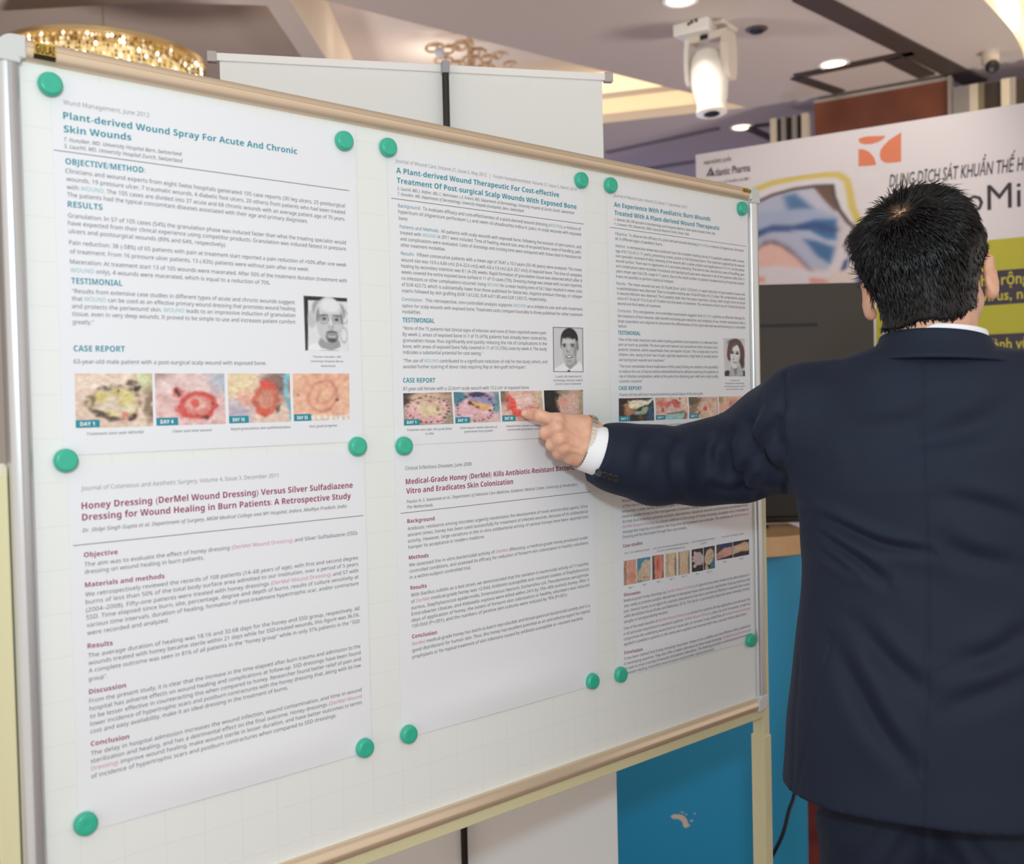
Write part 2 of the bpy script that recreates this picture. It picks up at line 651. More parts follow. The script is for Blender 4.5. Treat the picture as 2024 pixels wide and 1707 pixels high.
# downlights
for k, (px, py, lab) in enumerate(((1648, 125, 'round recessed downlight beside the dark ceiling hatch frame'),
                                   (1467, 250, 'round recessed downlight below the tip of the lit cove'),
                                   (1345, -1, 'round recessed downlight cut by the top edge, near the moving head'))):
    c = ceil(px, py)
    t = thing('ceiling_downlight', c, lab, 'ceiling light', 'recessed downlights')
    MB().lathe(c, -UP, [(0.086, 0), (0.088, 0.006), (0.074, 0.010), (0.070, 0.004)], 28).build('trim_ring', m_white, t, True)
    MB().lathe(c - UP * 0.002, -UP, [(0.069, 0), (0.06, 0.005), (0.03, 0.008)], 28).build('lens', m_glow, t, True)
    add_light('downlight_lamp', 'SPOT', c - UP * 0.03, 40, (1, 0.86, 0.68), 0.05, c - UP, R(120), 0.6)

# ceiling speaker, cctv camera
c = ceil(1496, 57)
t = thing('ceiling_speaker', c, 'small dark round speaker grille in the ceiling beside the moving head', 'speaker')
MB().lathe(c, -UP, [(0.055, 0), (0.055, 0.005), (0.045, 0.010)], 24).build('bezel', mat('dark_grey', (84, 78, 76), 0.5), t, True)
MB().lathe(c - UP * 0.006, -UP, [(0.038, 0), (0.034, 0.012), (0.015, 0.016)], 20).build('grille', m_black, t, True)
c = ceil(1957, 102)
t = thing('security_camera', c, 'small pale dome security camera on the ceiling at the upper right', 'camera')
MB().lathe(c, -UP, [(0.046, 0), (0.048, 0.03), (0.044, 0.065), (0.038, 0.08)], 24).build('housing', mat('beige_plastic', (196, 186, 174), 0.5), t, True)
e = c - UP * 0.086 + np.array([-0.0, -0.02, 0])
MB().lathe(e, np.array([0.05, -0.75, -0.5]), [(0.0, -0.036), (0.024, -0.028), (0.038, 0.0), (0.034, 0.02), (0.024, 0.027)], 20).build('lens_ball', m_black, t, True)

# moving-head stage light
c = at(1400, 8, 5.15)
t = thing('moving_head_light', (c[0], c[1], CZ), 'white moving head stage light hanging from the ceiling', 'stage light')
ax = np.array([0.80, -0.60, 0.0])     # right-hand direction of the fixture front
fx = np.array([-0.60, -0.80, 0.0])    # towards the viewer's left
zt = c[2] - 0.02


def mh(px, py, d=5.15):
    return at(px, py, d)


bc = mh(1374, 48)
MB().box(bc, ax * 0.095, fx * 0.06, UP * 0.058).build('base_housing', m_white, t, bevel=0.006)
b2 = mh(1427, 45, 5.18)
MB().box(b2, ax * 0.05, fx * 0.09, UP * 0.035).build('side_bracket', mat('warm_white_plastic', (214, 204, 190), 0.5), t, bevel=0.012)
mbk = MB()
for dx, dz in ((-0.01, 0.012), (0.018, 0.02), (0.035, 0.018), (0.036, -0.008), (-0.005, -0.015), (0.012, -0.01)):
    mbk.lathe(bc + fx * 0.058 + ax * dx + UP * dz, fx, [(0.008, 0), (0.008, 0.006), (0.004, 0.009)], 10)
mbk.build('connector', m_black, t)
MB().tube(spline([bc + fx * 0.065 + ax * -0.02 + UP * 0.01, bc + fx * 0.09 + ax * -0.03 + UP * 0.05, bc + ax * -0.03 + UP * 0.10, np.array([bc[0], bc[1], CZ])], 6), 0.006).build('cable', mat('blue_grey_cable', (150, 170, 185), 0.5), t, True)
MB().box((bc + mh(1400, 20)) / 2 + UP * 0.05 + ax * 0.02, ax * 0.03, fx * 0.02, UP * 0.05).build('clamp', m_black, t)
MB().box(np.array([bc[0] + 0.05, bc[1], CZ - 0.02]), ax * 0.02, fx * 0.02, UP * 0.06).build('clamp', m_black, t)
# yoke: two arms and a bridge, one bent plate
yc = mh(1400, 125, 5.17)
for s, w in ((-1, 0.026), (1, 0.044)):
    q = yc + ax * s * (0.112 if s > 0 else 0.098) + UP * 0.005
    prof = [(-0.04, 0.125), (0.04, 0.125), (0.055, 0.06), (0.058, 0.0), (0.05, -0.085), (0.03, -0.11), (-0.03, -0.11), (-0.05, -0.085), (-0.058, 0.0), (-0.055, 0.06)]
    MB().prism([q - ax * w / 2 + fx * a + UP * b for a, b in prof], ax * w).build('yoke_arm', mat('warm_white_plastic') if s > 0 else m_white, t, bevel=0.005)
MB().box(yc + UP * 0.125 + ax * 0.008, ax * 0.115, fx * 0.04, UP * 0.018).build('yoke_bridge', mat('warm_white_plastic'), t, bevel=0.005)
# head: tapered barrel pointing down
hc = mh(1402, 160, 5.14)
hd = np.array([0.03, -0.12, -1.0])
hd /= np.linalg.norm(hd)
mb = MB().lathe(hc, hd, [(0.02, -0.152), (0.058, -0.148), (0.080, -0.118), (0.092, -0.06), (0.092, 0.02), (0.084, 0.09), (0.073, 0.135), (0.071, 0.150), (0.077, 0.152), (0.077, 0.168), (0.066, 0.172)], 28)
mb.build('lamp_head', m_white, t, True)
MB().lathe(hc + hd * 0.170, hd, [(0.040, 0), (0.04, 0.004), (0.02, 0.006)], 24).build('lens', m_black, t, True)
MB().box(hc + fx * 0.093 + UP * 0.01, ax * 0.011, fx * 0.001, UP * 0.003).build('badge', m_black, t)
add_light('moving_head_spot', 'SPOT', hc + np.array([-0.7, -1.0, -0.2]), 9, (1, 0.95, 0.86), 0.08, hc, R(40), 0.5)  # spot standing free in front of the fixture, aimed at it

# crystal drum chandelier
cc = at(207, 140, 4.95)
crad, ztop = 0.465, CAMZ + 1.70
cc = np.array([cc[0], cc[1], ztop])
t = thing('crystal_chandelier', cc, 'round crystal drum chandelier with gold rim behind the whiteboard corner', 'chandelier')
gold = mat('brushed_gold', (200, 172, 126), 0.32, 0.7)
MB().lathe(cc, UP, [(crad - 0.02, 0.0), (crad + 0.006, -0.004), (crad + 0.010, 0.016), (crad - 0.004, 0.022), (crad - 0.05, 0.02)], 96).build('rim', gold, t, True)
MB().lathe(cc + UP * 0.02, UP, [(crad - 0.05, -0.012), (crad - 0.05, 0.0), (0.1, 0.004), (0.003, 0.02), (0.002, CZ + 0.3 - ztop - 0.02)], 64).build('canopy_plate', gold, t, True)
MB().lathe(cc - UP * 0.30, UP, [(crad - 0.09, 0.0), (crad - 0.09, 0.28)], 64).build('diffuser', mat('warm_diffuser', (255, 236, 190), 0.6, emit=(240, 206, 138), estr=0.36), t, True)
MB().lathe(cc - UP * 0.32, UP, [(0.1, 0.0), (crad - 0.01, 0.0), (crad, 0.012), (crad - 0.03, 0.014)], 64).build('lower_ring', gold, t, True)
cm = [mat('crystal_amber', (226, 204, 150), 0.08, 0.3, emit=(226, 196, 130), estr=0.24), mat('crystal_clear', (250, 246, 232), 0.05, 0.3, emit=(255, 236, 190), estr=0.5),
      mat('crystal_lit', (255, 250, 235), 0.1, emit=(255, 246, 214), estr=3.2), mat('crystal_shade', (150, 126, 84), 0.1, 0.5), mat('crystal_blue', (70, 84, 170), 0.1, 0.3),
      mat('crystal_olive', (186, 172, 70), 0.1, 0.3, emit=(190, 176, 60), estr=0.3)]  # beads glow themselves; the lamp's sparkle is put into these materials
mb = MB()
for k in range(168):
    a = 2 * math.pi * k / 168
    for j in range(15):
        z = -0.012 - 0.021 * j
        r_ = crad - 0.012 - 0.01 * (k % 2)
        p = cc + np.array([r_ * math.cos(a), r_ * math.sin(a), z])
        e = np.array([-math.sin(a), math.cos(a), 0]) * 0.0075
        n = np.array([math.cos(a), math.sin(a), 0]) * 0.006
        u_ = UP * (0.0125 if j % 3 else 0.009)
        mi = int(rng.choice(6, p=[.34, .23, .13, .19, .03, .08]))
        mb.add([p + u_, p - u_, p + e, p - e, p + n, p - n], [(0, 2, 4), (0, 4, 3), (0, 3, 5), (0, 5, 2), (1, 4, 2), (1, 3, 4), (1, 5, 3), (1, 2, 5)], mi)
o = mb.build('crystal_beads', cm, t)
o['kind'] = 'stuff'

# second chandelier: carved scrolls
c = at(930, 118, 6.1)
t = thing('scroll_chandelier', c, 'ornate cream chandelier with carved scrolls behind the roll-up banner', 'chandelier')
cream = mat('carved_cream', (238, 218, 192), 0.5, noise=(30, (196, 164, 132), 3))
for k, (dx, dz, s) in enumerate(((-0.22, 0.075, 1.0), (-0.13, 0.082, 1.0), (-0.05, 0.065, 1.05), (0.03, 0.045, 0.95), (0.10, 0.02, 0.9), (0.17, 0.005, 0.8),
                                 (-0.17, 0.0, 0.95), (-0.09, -0.01, 0.9), (0.0, -0.02, 1.0), (0.08, -0.05, 0.9), (0.23, -0.015, 0.7), (-0.02, -0.08, 1.0), (0.13, -0.08, 0.9))):
    q = c + np.array([dx * 1.0, 0.06 * math.sin(k * 2.1), dz])
    pts = []
    for i in range(26):
        a = i * 0.36
        r_ = 0.052 * s * (1 - i / 30)
        pts.append(q + np.array([r_ * math.cos(a) * 1.25, 0.02 * math.sin(a * .5), r_ * math.sin(a) * 0.62]))
    MB().tube(pts, [0.012 * s * (1 - 0.5 * i / 26) for i in range(26)], 7).build('scroll', cream, t, True)
MB().lathe(c + np.array([-0.18, -0.05, 0.03]), np.array([0.3, -1, 0.2]), [(0.0, -0.02), (0.026, -0.012), (0.034, 0.0), (0.026, 0.012), (0.0, 0.02)], 14).build('crystal_boss', mat('pale_crystal', (220, 222, 235), 0.15), t, True)
MB().tube([c - UP * 0.1, c + UP * 0.1, np.array([c[0], c[1], CZ + 0.33])], 0.02).build('stem', cream, t, True)

# ------------------------------------------------------------------- lamps of the hall (cove strips, far stage wash)
ctr = sum(tA) / len(tA)
add_light('cove_lamp', 'POINT', (ctr[0] - 0.3, ctr[1] + 0.2, CZ + 0.17), 5, (1, 0.88, 0.72), 0.25)
add_light('cove_lamp', 'POINT', tuple(ceil(700, 80, CZ + 0.15)), 0.4, (1, 0.88, 0.72), 0.15)
add_light('cove_lamp', 'POINT', tuple(ceil(520, 40, CZ + 0.12)), 1.2, (1, 0.80, 0.58), 0.15)
add_light('chandelier_lamp', 'POINT', cc - UP * 0.14, 14, (1, 0.80, 0.5), 0.2)
add_light('recess_lamp', 'POINT', rc + UP * 0.1, 10, (1, 0.85, 0.62), 0.2)
add_light('stage_wash', 'AREA', (0.9, 10.2, 0.4), 45, (0.45, 0.5, 1.0), 1.2, (0.6, 8.6, 3.3))

# =================================================================== ROLL-UP BANNER (seen from behind)
l0, l1 = at(419, 113, 1.99), at(1202, 150, 2.17)
l1[2] = l0[2]
RD = (l1 - l0) / np.linalg.norm(l1 - l0)
RN = np.array([RD[1], -RD[0], 0])
t = thing('roll_up_banner', ((l0[0] + l1[0]) / 2, (l0[1] + l1[1]) / 2, 0), 'white roll-up banner seen from behind, standing behind the whiteboard', 'banner')
sheet = mat('white_banner_back', (236, 236, 232), 0.55)
RLEN = np.linalg.norm(l1 - l0)
ztop = l0[2]
base = np.array([l0[0], l0[1], 0.0])
N = 24
V, F = [], []
for i in range(N + 1):
    for j in range(2):
        s = 0.012 + (RLEN - 0.024) * i / N
        V.append(base + RD * s + UP * (ztop if j else 0.09) + RN * 0.0)
mb = MB()
mb.box(base + RD * RLEN / 2 + UP * (ztop + 0.09) / 2, RD * (RLEN / 2 - 0.014), RN * 0.0009, UP * (ztop - 0.09) / 2)
mb.build('sheet', sheet, t)
MB().box(base + RD * RLEN / 2 + UP * ztop, RD * (RLEN / 2 - 0.008), RN * 0.006, UP * 0.0075).build('top_bar', mat('white_bar', (244, 242, 238), 0.4), t, bevel=0.001)
for s in (0.0, RLEN):
    MB().box(base + RD * s + UP * ztop, RD * 0.009, RN * 0.008, UP * 0.010).build('end_cap', mat('grey_cap', (186, 178, 172), 0.5), t, bevel=0.001)
sp = on_plane(882, 200, base + RN * 0.02, RN)
sps = (sp - base) @ RD
pb = base + RD * sps + RN * 0.018
MB().tube([pb + UP * 0.09, pb + UP * (ztop - 0.014)], 0.0072, 14).build('pole', mat('black_pole', (46, 42, 38), 0.35, 0.3), t, True)
MB().box(pb + UP * (ztop - 0.003), RD * 0.0075, RN * 0.010, UP * 0.012).build('pole_hook', mat('grey_hook', (160, 160, 164), 0.4), t, bevel=0.001)
MB().box(base + RD * RLEN / 2 + UP * 0.06, RD * (RLEN / 2), RN * 0.05, UP * 0.04).build('base_cassette', mat('silver_cassette', (180, 180, 182), 0.3, 0.8), t, bevel=0.006)
for s in (0.15, RLEN - 0.15):
    MB().box(base + RD * s + UP * 0.010, RD * 0.02, RN * 0.18, UP * 0.010).build('foot', mat('silver_cassette'), t)

# =================================================================== BLUE COUNTER
cy0 = 2.92
blue = mat('cyan_blue_laminate', (44, 156, 204), 0.42)
bl = at(1605, 1590, cy0)
t = thing('promo_counter', (0.36, cy0 + 0.2, 0), 'blue promotional counter with pale wooden top beside the whiteboard', 'counter')
xr = bl[0]
pts = []
xl = -0.16
for a in np.linspace(0, math.pi / 2, 7):
    pts.append((xr - 0.05 + 0.05 * math.sin(a), cy0 + 0.05 - 0.05 * math.cos(a)))
poly = [(xl, cy0)] + pts + [(xr, cy0 + 0.42), (xl, cy0 + 0.42)]
ztopc = at(1560, 1098, cy0)[2]
mb = MB().prism([(x, y, 0.0) for x, y in poly], UP * ztopc)
mb.build('body', blue, t, True, angle=30)
mb = MB()
pts = [(xl - 0.03, cy0 - 0.03)]
for a in np.linspace(0, math.pi / 2, 9):
    pts.append((xr - 0.16 + 0.19 * math.sin(a), cy0 + 0.10 - 0.13 * math.cos(a)))
pts += [(xr + 0.03, cy0 + 0.45), (xl - 0.03, cy0 + 0.45)]
mb.prism([(x, y, ztopc) for x, y in pts], UP * 0.058)
mb.build('wooden_top', mat('pale_maple', (226, 190, 142), 0.45, noise=(6, (206, 166, 120), 5)), t, True, bevel=0.003, angle=30)
# chipped paint showing the board under the laminate
chip = mat('chipped_paint', (226, 208, 188), 0.8)


def on_counter(px, py):
    return on_plane(px, py, (0, cy0 - 0.0006, 0), (0, 1, 0))


mb = MB()
for poly in ([(1325, 1613), (1332, 1609), (1343, 1609), (1352, 1612), (1357, 1618), (1360, 1625), (1361, 1633), (1355, 1636), (1350, 1632), (1349, 1624), (1341, 1618), (1331, 1618)],
             [(1345, 1603), (1350, 1604), (1352, 1607), (1348, 1606)], [(1371, 1607), (1375, 1606), (1374, 1610)], [(1363, 1622), (1370, 1619), (1368, 1624)], [(1354, 1606), (1359, 1610), (1356, 1610)], [(1361, 1628), (1364, 1630), (1361, 1634)]):
    P = [on_counter(*p) for p in poly]
    mb.prism(P, (0, 0.0004, 0))
mb.build('paint_chip', chip, t)

# television seen from behind, standing on the counter
ty = 3.16
tr, tl = at(1727, 562, ty), at(1497, 562, ty)
ztv = at(1600, 560, ty)[2]
zb = ztopc + 0.074
x1, x0 = tr[0], 0.02
t = thing('television', ((x0 + x1) / 2, ty + 0.04, ztopc + 0.06), 'large black television seen from behind on the blue counter', 'television')
tvm = mat('dark_olive_plastic', (58, 52, 44), 0.38)
MB().box(((x0 + x1) / 2, ty + 0.02, (ztv + zb) / 2), ((x1 - x0) / 2, 0, 0), (0, 0.02, 0), (0, 0, (ztv - zb) / 2)).build('rear_cover', tvm, t, bevel=0.004)
zbu = at(1520, 785, ty)[2]
MB().box(((x0 + x1) / 2, ty - 0.012, (zb + 0.01 + zbu) / 2), ((x1 - x0) / 2 - 0.10, 0, 0), (0, 0.014, 0), (0, 0, (zbu - zb - 0.01) / 2)).build('electronics_bulge', mat('black_plastic_matte', (26, 25, 23), 0.5), t, bevel=0.008)
g0, g1 = at(1400, 640, ty - 0.001), at(1616, 641, ty - 0.001)
MB().box(((g0[0] + g1[0]) / 2, ty - 0.0012, g1[2]), ((g1[0] - g0[0]) / 2, 0, 0), (0, 0.0014, 0), (0, 0, 0.0048)).build('vent_slot', m_black, t)
g = at(1697, 566, ty - 0.001)
MB().lathe((g[0], ty - 0.001, g[2]), (0, -1, 0), [(0.004, 0), (0.004, 0.001), (0.002, 0.0016)], 10).build('screw', m_black, t)
MB().box(((x0 + x1) / 2 + 0.1, ty + 0.03, ztopc + 0.078), (0.36, 0, 0), (0, 0.015, 0), (0, 0, 0.012)).build('stand_neck', m_black, t)
MB().box(((x0 + x1) / 2 - 0.1, ty + 0.03, ztopc + 0.0635), (0.3, 0, 0), (0, 0.10, 0), (0, 0, 0.005)).build('stand_foot', m_black, t)
mb = MB()
g = at(1540, 742, ty - 0.0012)
for dx, dz, w, h in ((0, 0, .005, .005), (.009, 0, .0025, .003), (.0135, .0005, .002, .004), (.018, .001, .002, .004), (-.001, -.012, .0012, .004), (-.001, -.03, .0012, .006)):
    mb.box((g[0] + dx, ty - 0.0008, g[2] + dz), (w / 1.4, 0, 0), (0, 0.0006, 0), (0, 0, h / 1.4))
mb.build('rating_label', m_white, t)

# black cable hanging from the counter
pc = [at(1590, 1480, 2.84), at(1570, 1570, 2.78), at(1560, 1600, 2.74), at(1548, 1645, 2.72), at(1531, 1682, 2.72), at(1512, 1712, 2.74)]
pc += [np.array([pc[-1][0] - 0.05, 2.76, 0.05]), np.array([pc[-1][0] - 0.15, 2.78, 0.006]), np.array([pc[-1][0] - 0.4, 2.74, 0.006])]
pc = [at(1630, 1330, 2.905), at(1612, 1400, 2.885)] + pc
tag(MB().tube(spline(pc, 8), 0.0052, 8).build('cable', m_black, None, True), 'black cable hanging down in front of the blue counter', 'cable')

# =================================================================== BOOTH BACKDROP
k0, k1 = at(1375, 306, 4.10), at(2024, 201, 3.48)
k1[2] = k0[2]
KD = k1 - k0
KD = KD / np.linalg.norm(KD)
KN = np.array([KD[1], -KD[0], 0])
KZ = k0[2]
KO = np.array([k0[0], k0[1], KZ])
t = thing('exhibition_backdrop', KO * np.array([1, 1, 0]) + KD * 0.9, 'printed exhibition backdrop with an orange emblem behind the man', 'backdrop')
KL = 1.9
MB().box(KO + KD * KL / 2 - UP * KZ / 2 - KN * 0.02, KD * KL / 2, KN * 0.02, UP * KZ / 2).build('panel', mat('white_vinyl_print', (228, 222, 224), 0.45), t)


def K(px, py, h=0.0008):
    return on_plane(px, py, KO + KN * h, KN)


def kuv(px, py):
    w = K(px, py) - KO
    return np.array([w @ KD, -w[2]])


def kpt(s, v, h=0.0008):
    return KO + KD * s - UP * v + KN * h


# picture on the left of the backdrop: masked face in theatre cloths, curved yellow and dark outline
q0, q1 = kuv(1378, 330), kuv(1752, 330)
vb = kuv(1500, 640)[1]
vt = kuv(1700, 330)[1]


def kp(px, py):
    s, v = kuv(px, py)
    return ((s - q0[0]) / (q1[0] - q0[0]), (v - vt) / (vb - vt))


def crop3(pts):
    return [kp(1340 + x / 4.82, 290 + y / 4.82) for x, y in pts]


white = (226, 220, 222)
inner = [(600, 560), (760, 520), (900, 455), (1100, 400), (1300, 372), (1475, 365), (1490, 470), (1540, 600), (1620, 710), (1740, 820), (1800, 860), (1800, 1500), (500, 1500)]
outer = [(560, 470), (720, 410), (900, 340), (1150, 290), (1400, 262), (1530, 262), (1610, 310), (1640, 420), (1660, 560), (1720, 700), (1800, 790)]
shapes = [
    ('line', crop3(outer), 0.018, (214, 190, 96), 0.02, 1),
    ('poly', crop3([(600, 540), (760, 500), (900, 440), (1100, 385), (1300, 358), (1490, 350), (1500, 460), (1550, 600), (1640, 710), (1800, 830), (1800, 1500), (500, 1500)]), (206, 196, 200), 0.01, 1),
    ('poly', crop3([(1290, 380), (1470, 372), (1480, 480), (1520, 600), (1500, 610), (1400, 520)]), (104, 78, 66), 0.015, 1),
    ('poly', crop3([(600, 580), (900, 470), (1280, 390), (1400, 520), (1510, 640), (1500, 1100), (1420, 1170), (600, 1100)]), (176, 180, 204), 0.03, 1),
    ('poly', crop3([(1010, 470), (1120, 440), (1200, 500), (1300, 590), (1050, 610)]), (74, 112, 156), 0.06, 1),
    ('poly', crop3([(1130, 430), (1280, 400), (1420, 560), (1480, 640), (1330, 590)]), (196, 196, 212), 0.05, 1),
    ('poly', crop3([(640, 620), (1040, 600), (1300, 590), (1510, 680), (1500, 780), (1200, 720), (900, 740), (640, 830)]), (160, 172, 202), 0.05, 1),
    ('poly', crop3([(640, 880), (760, 800), (900, 750), (1100, 760), (1300, 690), (1510, 690), (1510, 880), (1420, 880), (1250, 800), (1080, 800), (860, 800), (700, 890)]), (58, 104, 158), 0.04, 1),
    ('line', crop3([(760, 830), (900, 775), (1100, 770), (1300, 745), (1500, 790)]), 0.012, (44, 52, 100), 0.05, .8),
    ('poly', crop3([(1080, 790), (1250, 800), (1400, 900), (1500, 930), (1490, 980), (1300, 900)]), (178, 184, 210), 0.03, 1),
    ('poly', crop3([(1200, 880), (1330, 900), (1490, 960), (1450, 1110), (1330, 1040)]), (60, 102, 152), 0.04, 1),
    ('poly', crop3([(740, 1000), (820, 900), (920, 890), (1060, 960), (1180, 1080), (1270, 1180), (1100, 1220), (740, 1220)]), (118, 96, 108), 0.05, 1),
    ('poly', crop3([(700, 1040), (800, 950), (880, 920), (980, 950), (1120, 1050), (1240, 1170), (1100, 1230), (700, 1230)]), (232, 184, 172), 0.03, 1),
    ('poly', crop3([(500, 1180), (760, 1150), (950, 1130), (1180, 1160), (1300, 1200), (1430, 1180), (1500, 1060), (1580, 880), (1640, 760), (1800, 860), (1800, 1500), (500, 1500)]), (222, 212, 218), 0.03, 1),
    ('poly', crop3([(1545, 1190), (1590, 1080), (1630, 1060), (1610, 1160), (1550, 1200)]), (60, 70, 116), 0.02, 1),
    ('poly', crop3([(1420, 1260), (1520, 1180), (1600, 1180), (1640, 1140), (1700, 1160), (1700, 1290), (1420, 1290)]), (226, 206, 196), 0.03, 1),
    ('poly', crop3([(1690, 1290), (1740, 1200), (1800, 1240), (1800, 1330)]), (74, 78, 126), 0.03, 1),
    ('poly', crop3([(740, 1240), (820, 1240), (830, 1290), (740, 1300)]), (232, 150, 130), 0.03, 1),
    ('poly', crop3([(1260, 1250), (1420, 1270), (1420, 1300), (1260, 1300)]), (220, 140, 120), 0.03, 1),
    ('line', crop3(inner[:11]), 0.009, (70, 58, 58), 0.012, 1),
]
img = paint(190, 150, white, shapes, 4, 3)
picture('surgery_picture', lambda s, v: kpt(q0[0] + (q1[0] - q0[0]) * s, vt + (vb - vt) * v, 0.0006), img, t, 0.45)

# orange emblem: three shapes
org = mat('orange_print', (226, 132, 96), 0.5)


def kcrop(x, y):    # crop of (1160,0)-(2024,400), scale 2.343
    return 1160 + x / 2.343, y / 2.343


mb = MB()


def kshape(pts, mi=0, sub=1):
    P = [K(*kcrop(*p)) for p in pts]
    mb.add(P, [tuple(range(len(P)))], mi)


kshape([(1258, 642), (1290, 632), (1382, 628), (1376, 640), (1352, 656), (1318, 666), (1285, 668), (1262, 660)])
kshape([(1258, 690), (1285, 692), (1308, 704), (1328, 726), (1338, 752), (1339, 764), (1258, 770)])
kshape([(1456, 612), (1455, 748), (1400, 754), (1378, 752), (1362, 740), (1356, 720), (1360, 694), (1376, 672), (1400, 648)])
mb.build('emblem', org, t)

# yellow-green field with dark bands
mb = MB()
YG = kuv(1731, 600)[0]
vt_, vb_ = kuv(1990, 471)[1], kuv(1800, 900)[1]
yel = mat('yellow_green_print', (190, 184, 44), 0.45)
ban = mat('dark_plum_print', (58, 46, 62), 0.45)
mb.add([kpt(YG, vt_), kpt(KL, vt_), kpt(KL, vb_), kpt(YG, vb_)], [(0, 1, 2, 3)], 0)
bands = []
for ya, yb in ((533, 601), (659, 712)):
    va, vb2 = kuv(1990, ya)[1], kuv(1990, yb)[1]
    bands.append((va, vb2))
    s0 = kuv(1860, 570)[0]
    mb.add([kpt(s0, va, .0011), kpt(KL, va, .0011), kpt(KL, vb2, .0011), kpt(s0, vb2, .0011)], [(0, 1, 2, 3)], 1)
mb.build('yellow_field', [yel, ban], t)


def kline(body, s0, s1, vbase, h, bold=0.0, italic=False, key='k0', hh=0.0016, base=0):
    """fit body between s0..s1 on the backdrop, cap height h"""
    def place(P):
        lo, hi = P[:, 0].min(), P[:, 0].max()
        return [kpt(s0 + (p[0] - lo) / (hi - lo) * (s1 - s0), vbase - p[1] * h / 0.70, hh) for p in P]
    queue_text(body, place, 0.008 if bold else 0, italic, (), key, base, True)


SINKS = {}
SINKS['kdark'] = MB()
SINKS['kyel'] = MB()
a, b = kuv(1758, 378), kuv(2024, 342)
kline('DUNG DỊCH SÁT KHUẨN THẾ HỆ', a[0], kuv(2036, 340)[0], (a[1] + b[1]) / 2 - 0.012, 0.046, 0.006, True, 'kdark')
a, b = kuv(1940, 412), kuv(2036, 404)
kline('oMi', kuv(1908, 412)[0], kuv(2018, 404)[0], kuv(1990, 411)[1], 0.088, 0.0, False, 'kdark')
kline('PHÂN PHỐI ĐỘC QUYỀN', kuv(1392, 322)[0], kuv(1445, 314)[0], kuv(1418, 322)[1], 0.014, 0.01, False, 'kdark')
kline('tlantic Pharma', kuv(1414, 342)[0], kuv(1483, 335)[0], kuv(1448, 343)[1], 0.030, 0.012, False, 'kdark')
kline('CÔNG TY CỔ PHẦN DƯỢC', kuv(1396, 365)[0], kuv(1482, 356)[0], kuv(1440, 361)[1], 0.010, 0.0, False, 'kdark')
kline('phổ rộng', kuv(1925, 565)[0], kuv(2034, 561)[0], kuv(1990, 562)[1], 0.040, 0.015, False, 'kyel')
kline('virus, nấm', kuv(1940, 593)[0], kuv(2060, 588)[0], kuv(1990, 592)[1], 0.036, 0.015, False, 'kyel')
kline('lành vết', kuv(1960, 690)[0], kuv(2044, 686)[0], kuv(1990, 690)[1], 0.040, 0.015, False, 'kyel')
mb = MB()
tri = [K(1340 + x / 4.82, 290 + y / 4.82, .0016) for x, y in ((268, 282), (312, 192), (352, 275), (330, 277), (311, 222), (290, 280))]
mb.add(tri, [(0, 1, 4, 5), (1, 2, 3, 4)])
tri = [K(1340 + x / 4.82, 290 + y / 4.82, .0016) for x, y in ((300, 280), (313, 240), (326, 277))]
mb.add(tri, [(0, 1, 2)])
mb.build('company_mark', mat('plum_print', (70, 58, 82), 0.5), t)
BACKDROP = t
# spot in front of the backdrop, aimed at its print
sp0 = kpt(1.1, 0.1, 0.8)
add_light('backdrop_spot', 'SPOT', sp0 + UP * 0.7, 26, (1, 0.9, 0.82), 0.06, kpt(0.55, 0.5), R(70), 0.8)

# =================================================================== WHITEBOARD
U0, U1, V0, V1 = -0.039, 1.306, -0.020, 0.972
FWD = 0.024
t = thing('whiteboard', BO + BD * 0.63 - np.array([0, 0, BO[2]]) - BN * 0.03, 'magnetic whiteboard on a cream steel stand, covered with printed posters', 'whiteboard')
BOARD = t


def board_material():
    m = bpy.data.materials.new('whiteboard_enamel')
    m.use_nodes = True
    nt = m.node_tree
    b = nt.nodes['Principled BSDF']
    b.inputs['Roughness'].default_value = 0.32
    b.inputs['Specular IOR Level'].default_value = 0.4
    tc = nt.nodes.new('ShaderNodeTexCoord')
    sx = nt.nodes.new('ShaderNodeSeparateXYZ')
    nt.links.new(tc.outputs['Object'], sx.inputs[0])

    def math_(op, a, bb=None):
        n = nt.nodes.new('ShaderNodeMath')
        n.operation = op
        for i, x in enumerate((a, bb)):
            if x is None:
                continue
            if isinstance(x, (int, float)):
                n.inputs[i].default_value = x
            else:
                nt.links.new(x, n.inputs[i])
        return n.outputs[0]
    # distance along the board, from the object coordinates
    along = math_('ADD', math_('MULTIPLY', sx.outputs[0], float(BD[0])), math_('MULTIPLY', sx.outputs[1], float(BD[1])))
    lines = []
    for c in (along, sx.outputs[2]):
        f = math_('FRACT', math_('MULTIPLY', c, 20.0))
        lines.append(math_('LESS_THAN', math_('ABSOLUTE', math_('SUBTRACT', f, 0.5)), 0.011))
    g = math_('MAXIMUM', lines[0], lines[1])
    mx = nt.nodes.new('ShaderNodeMix')
    mx.data_type = 'RGBA'
    mx.inputs[6].default_value = lin((232, 233, 228))
    mx.inputs[7].default_value = lin((225, 226, 219))
    nt.links.new(g, mx.inputs[0])
    nt.links.new(mx.outputs[2], b.inputs['Base Color'])
    return m


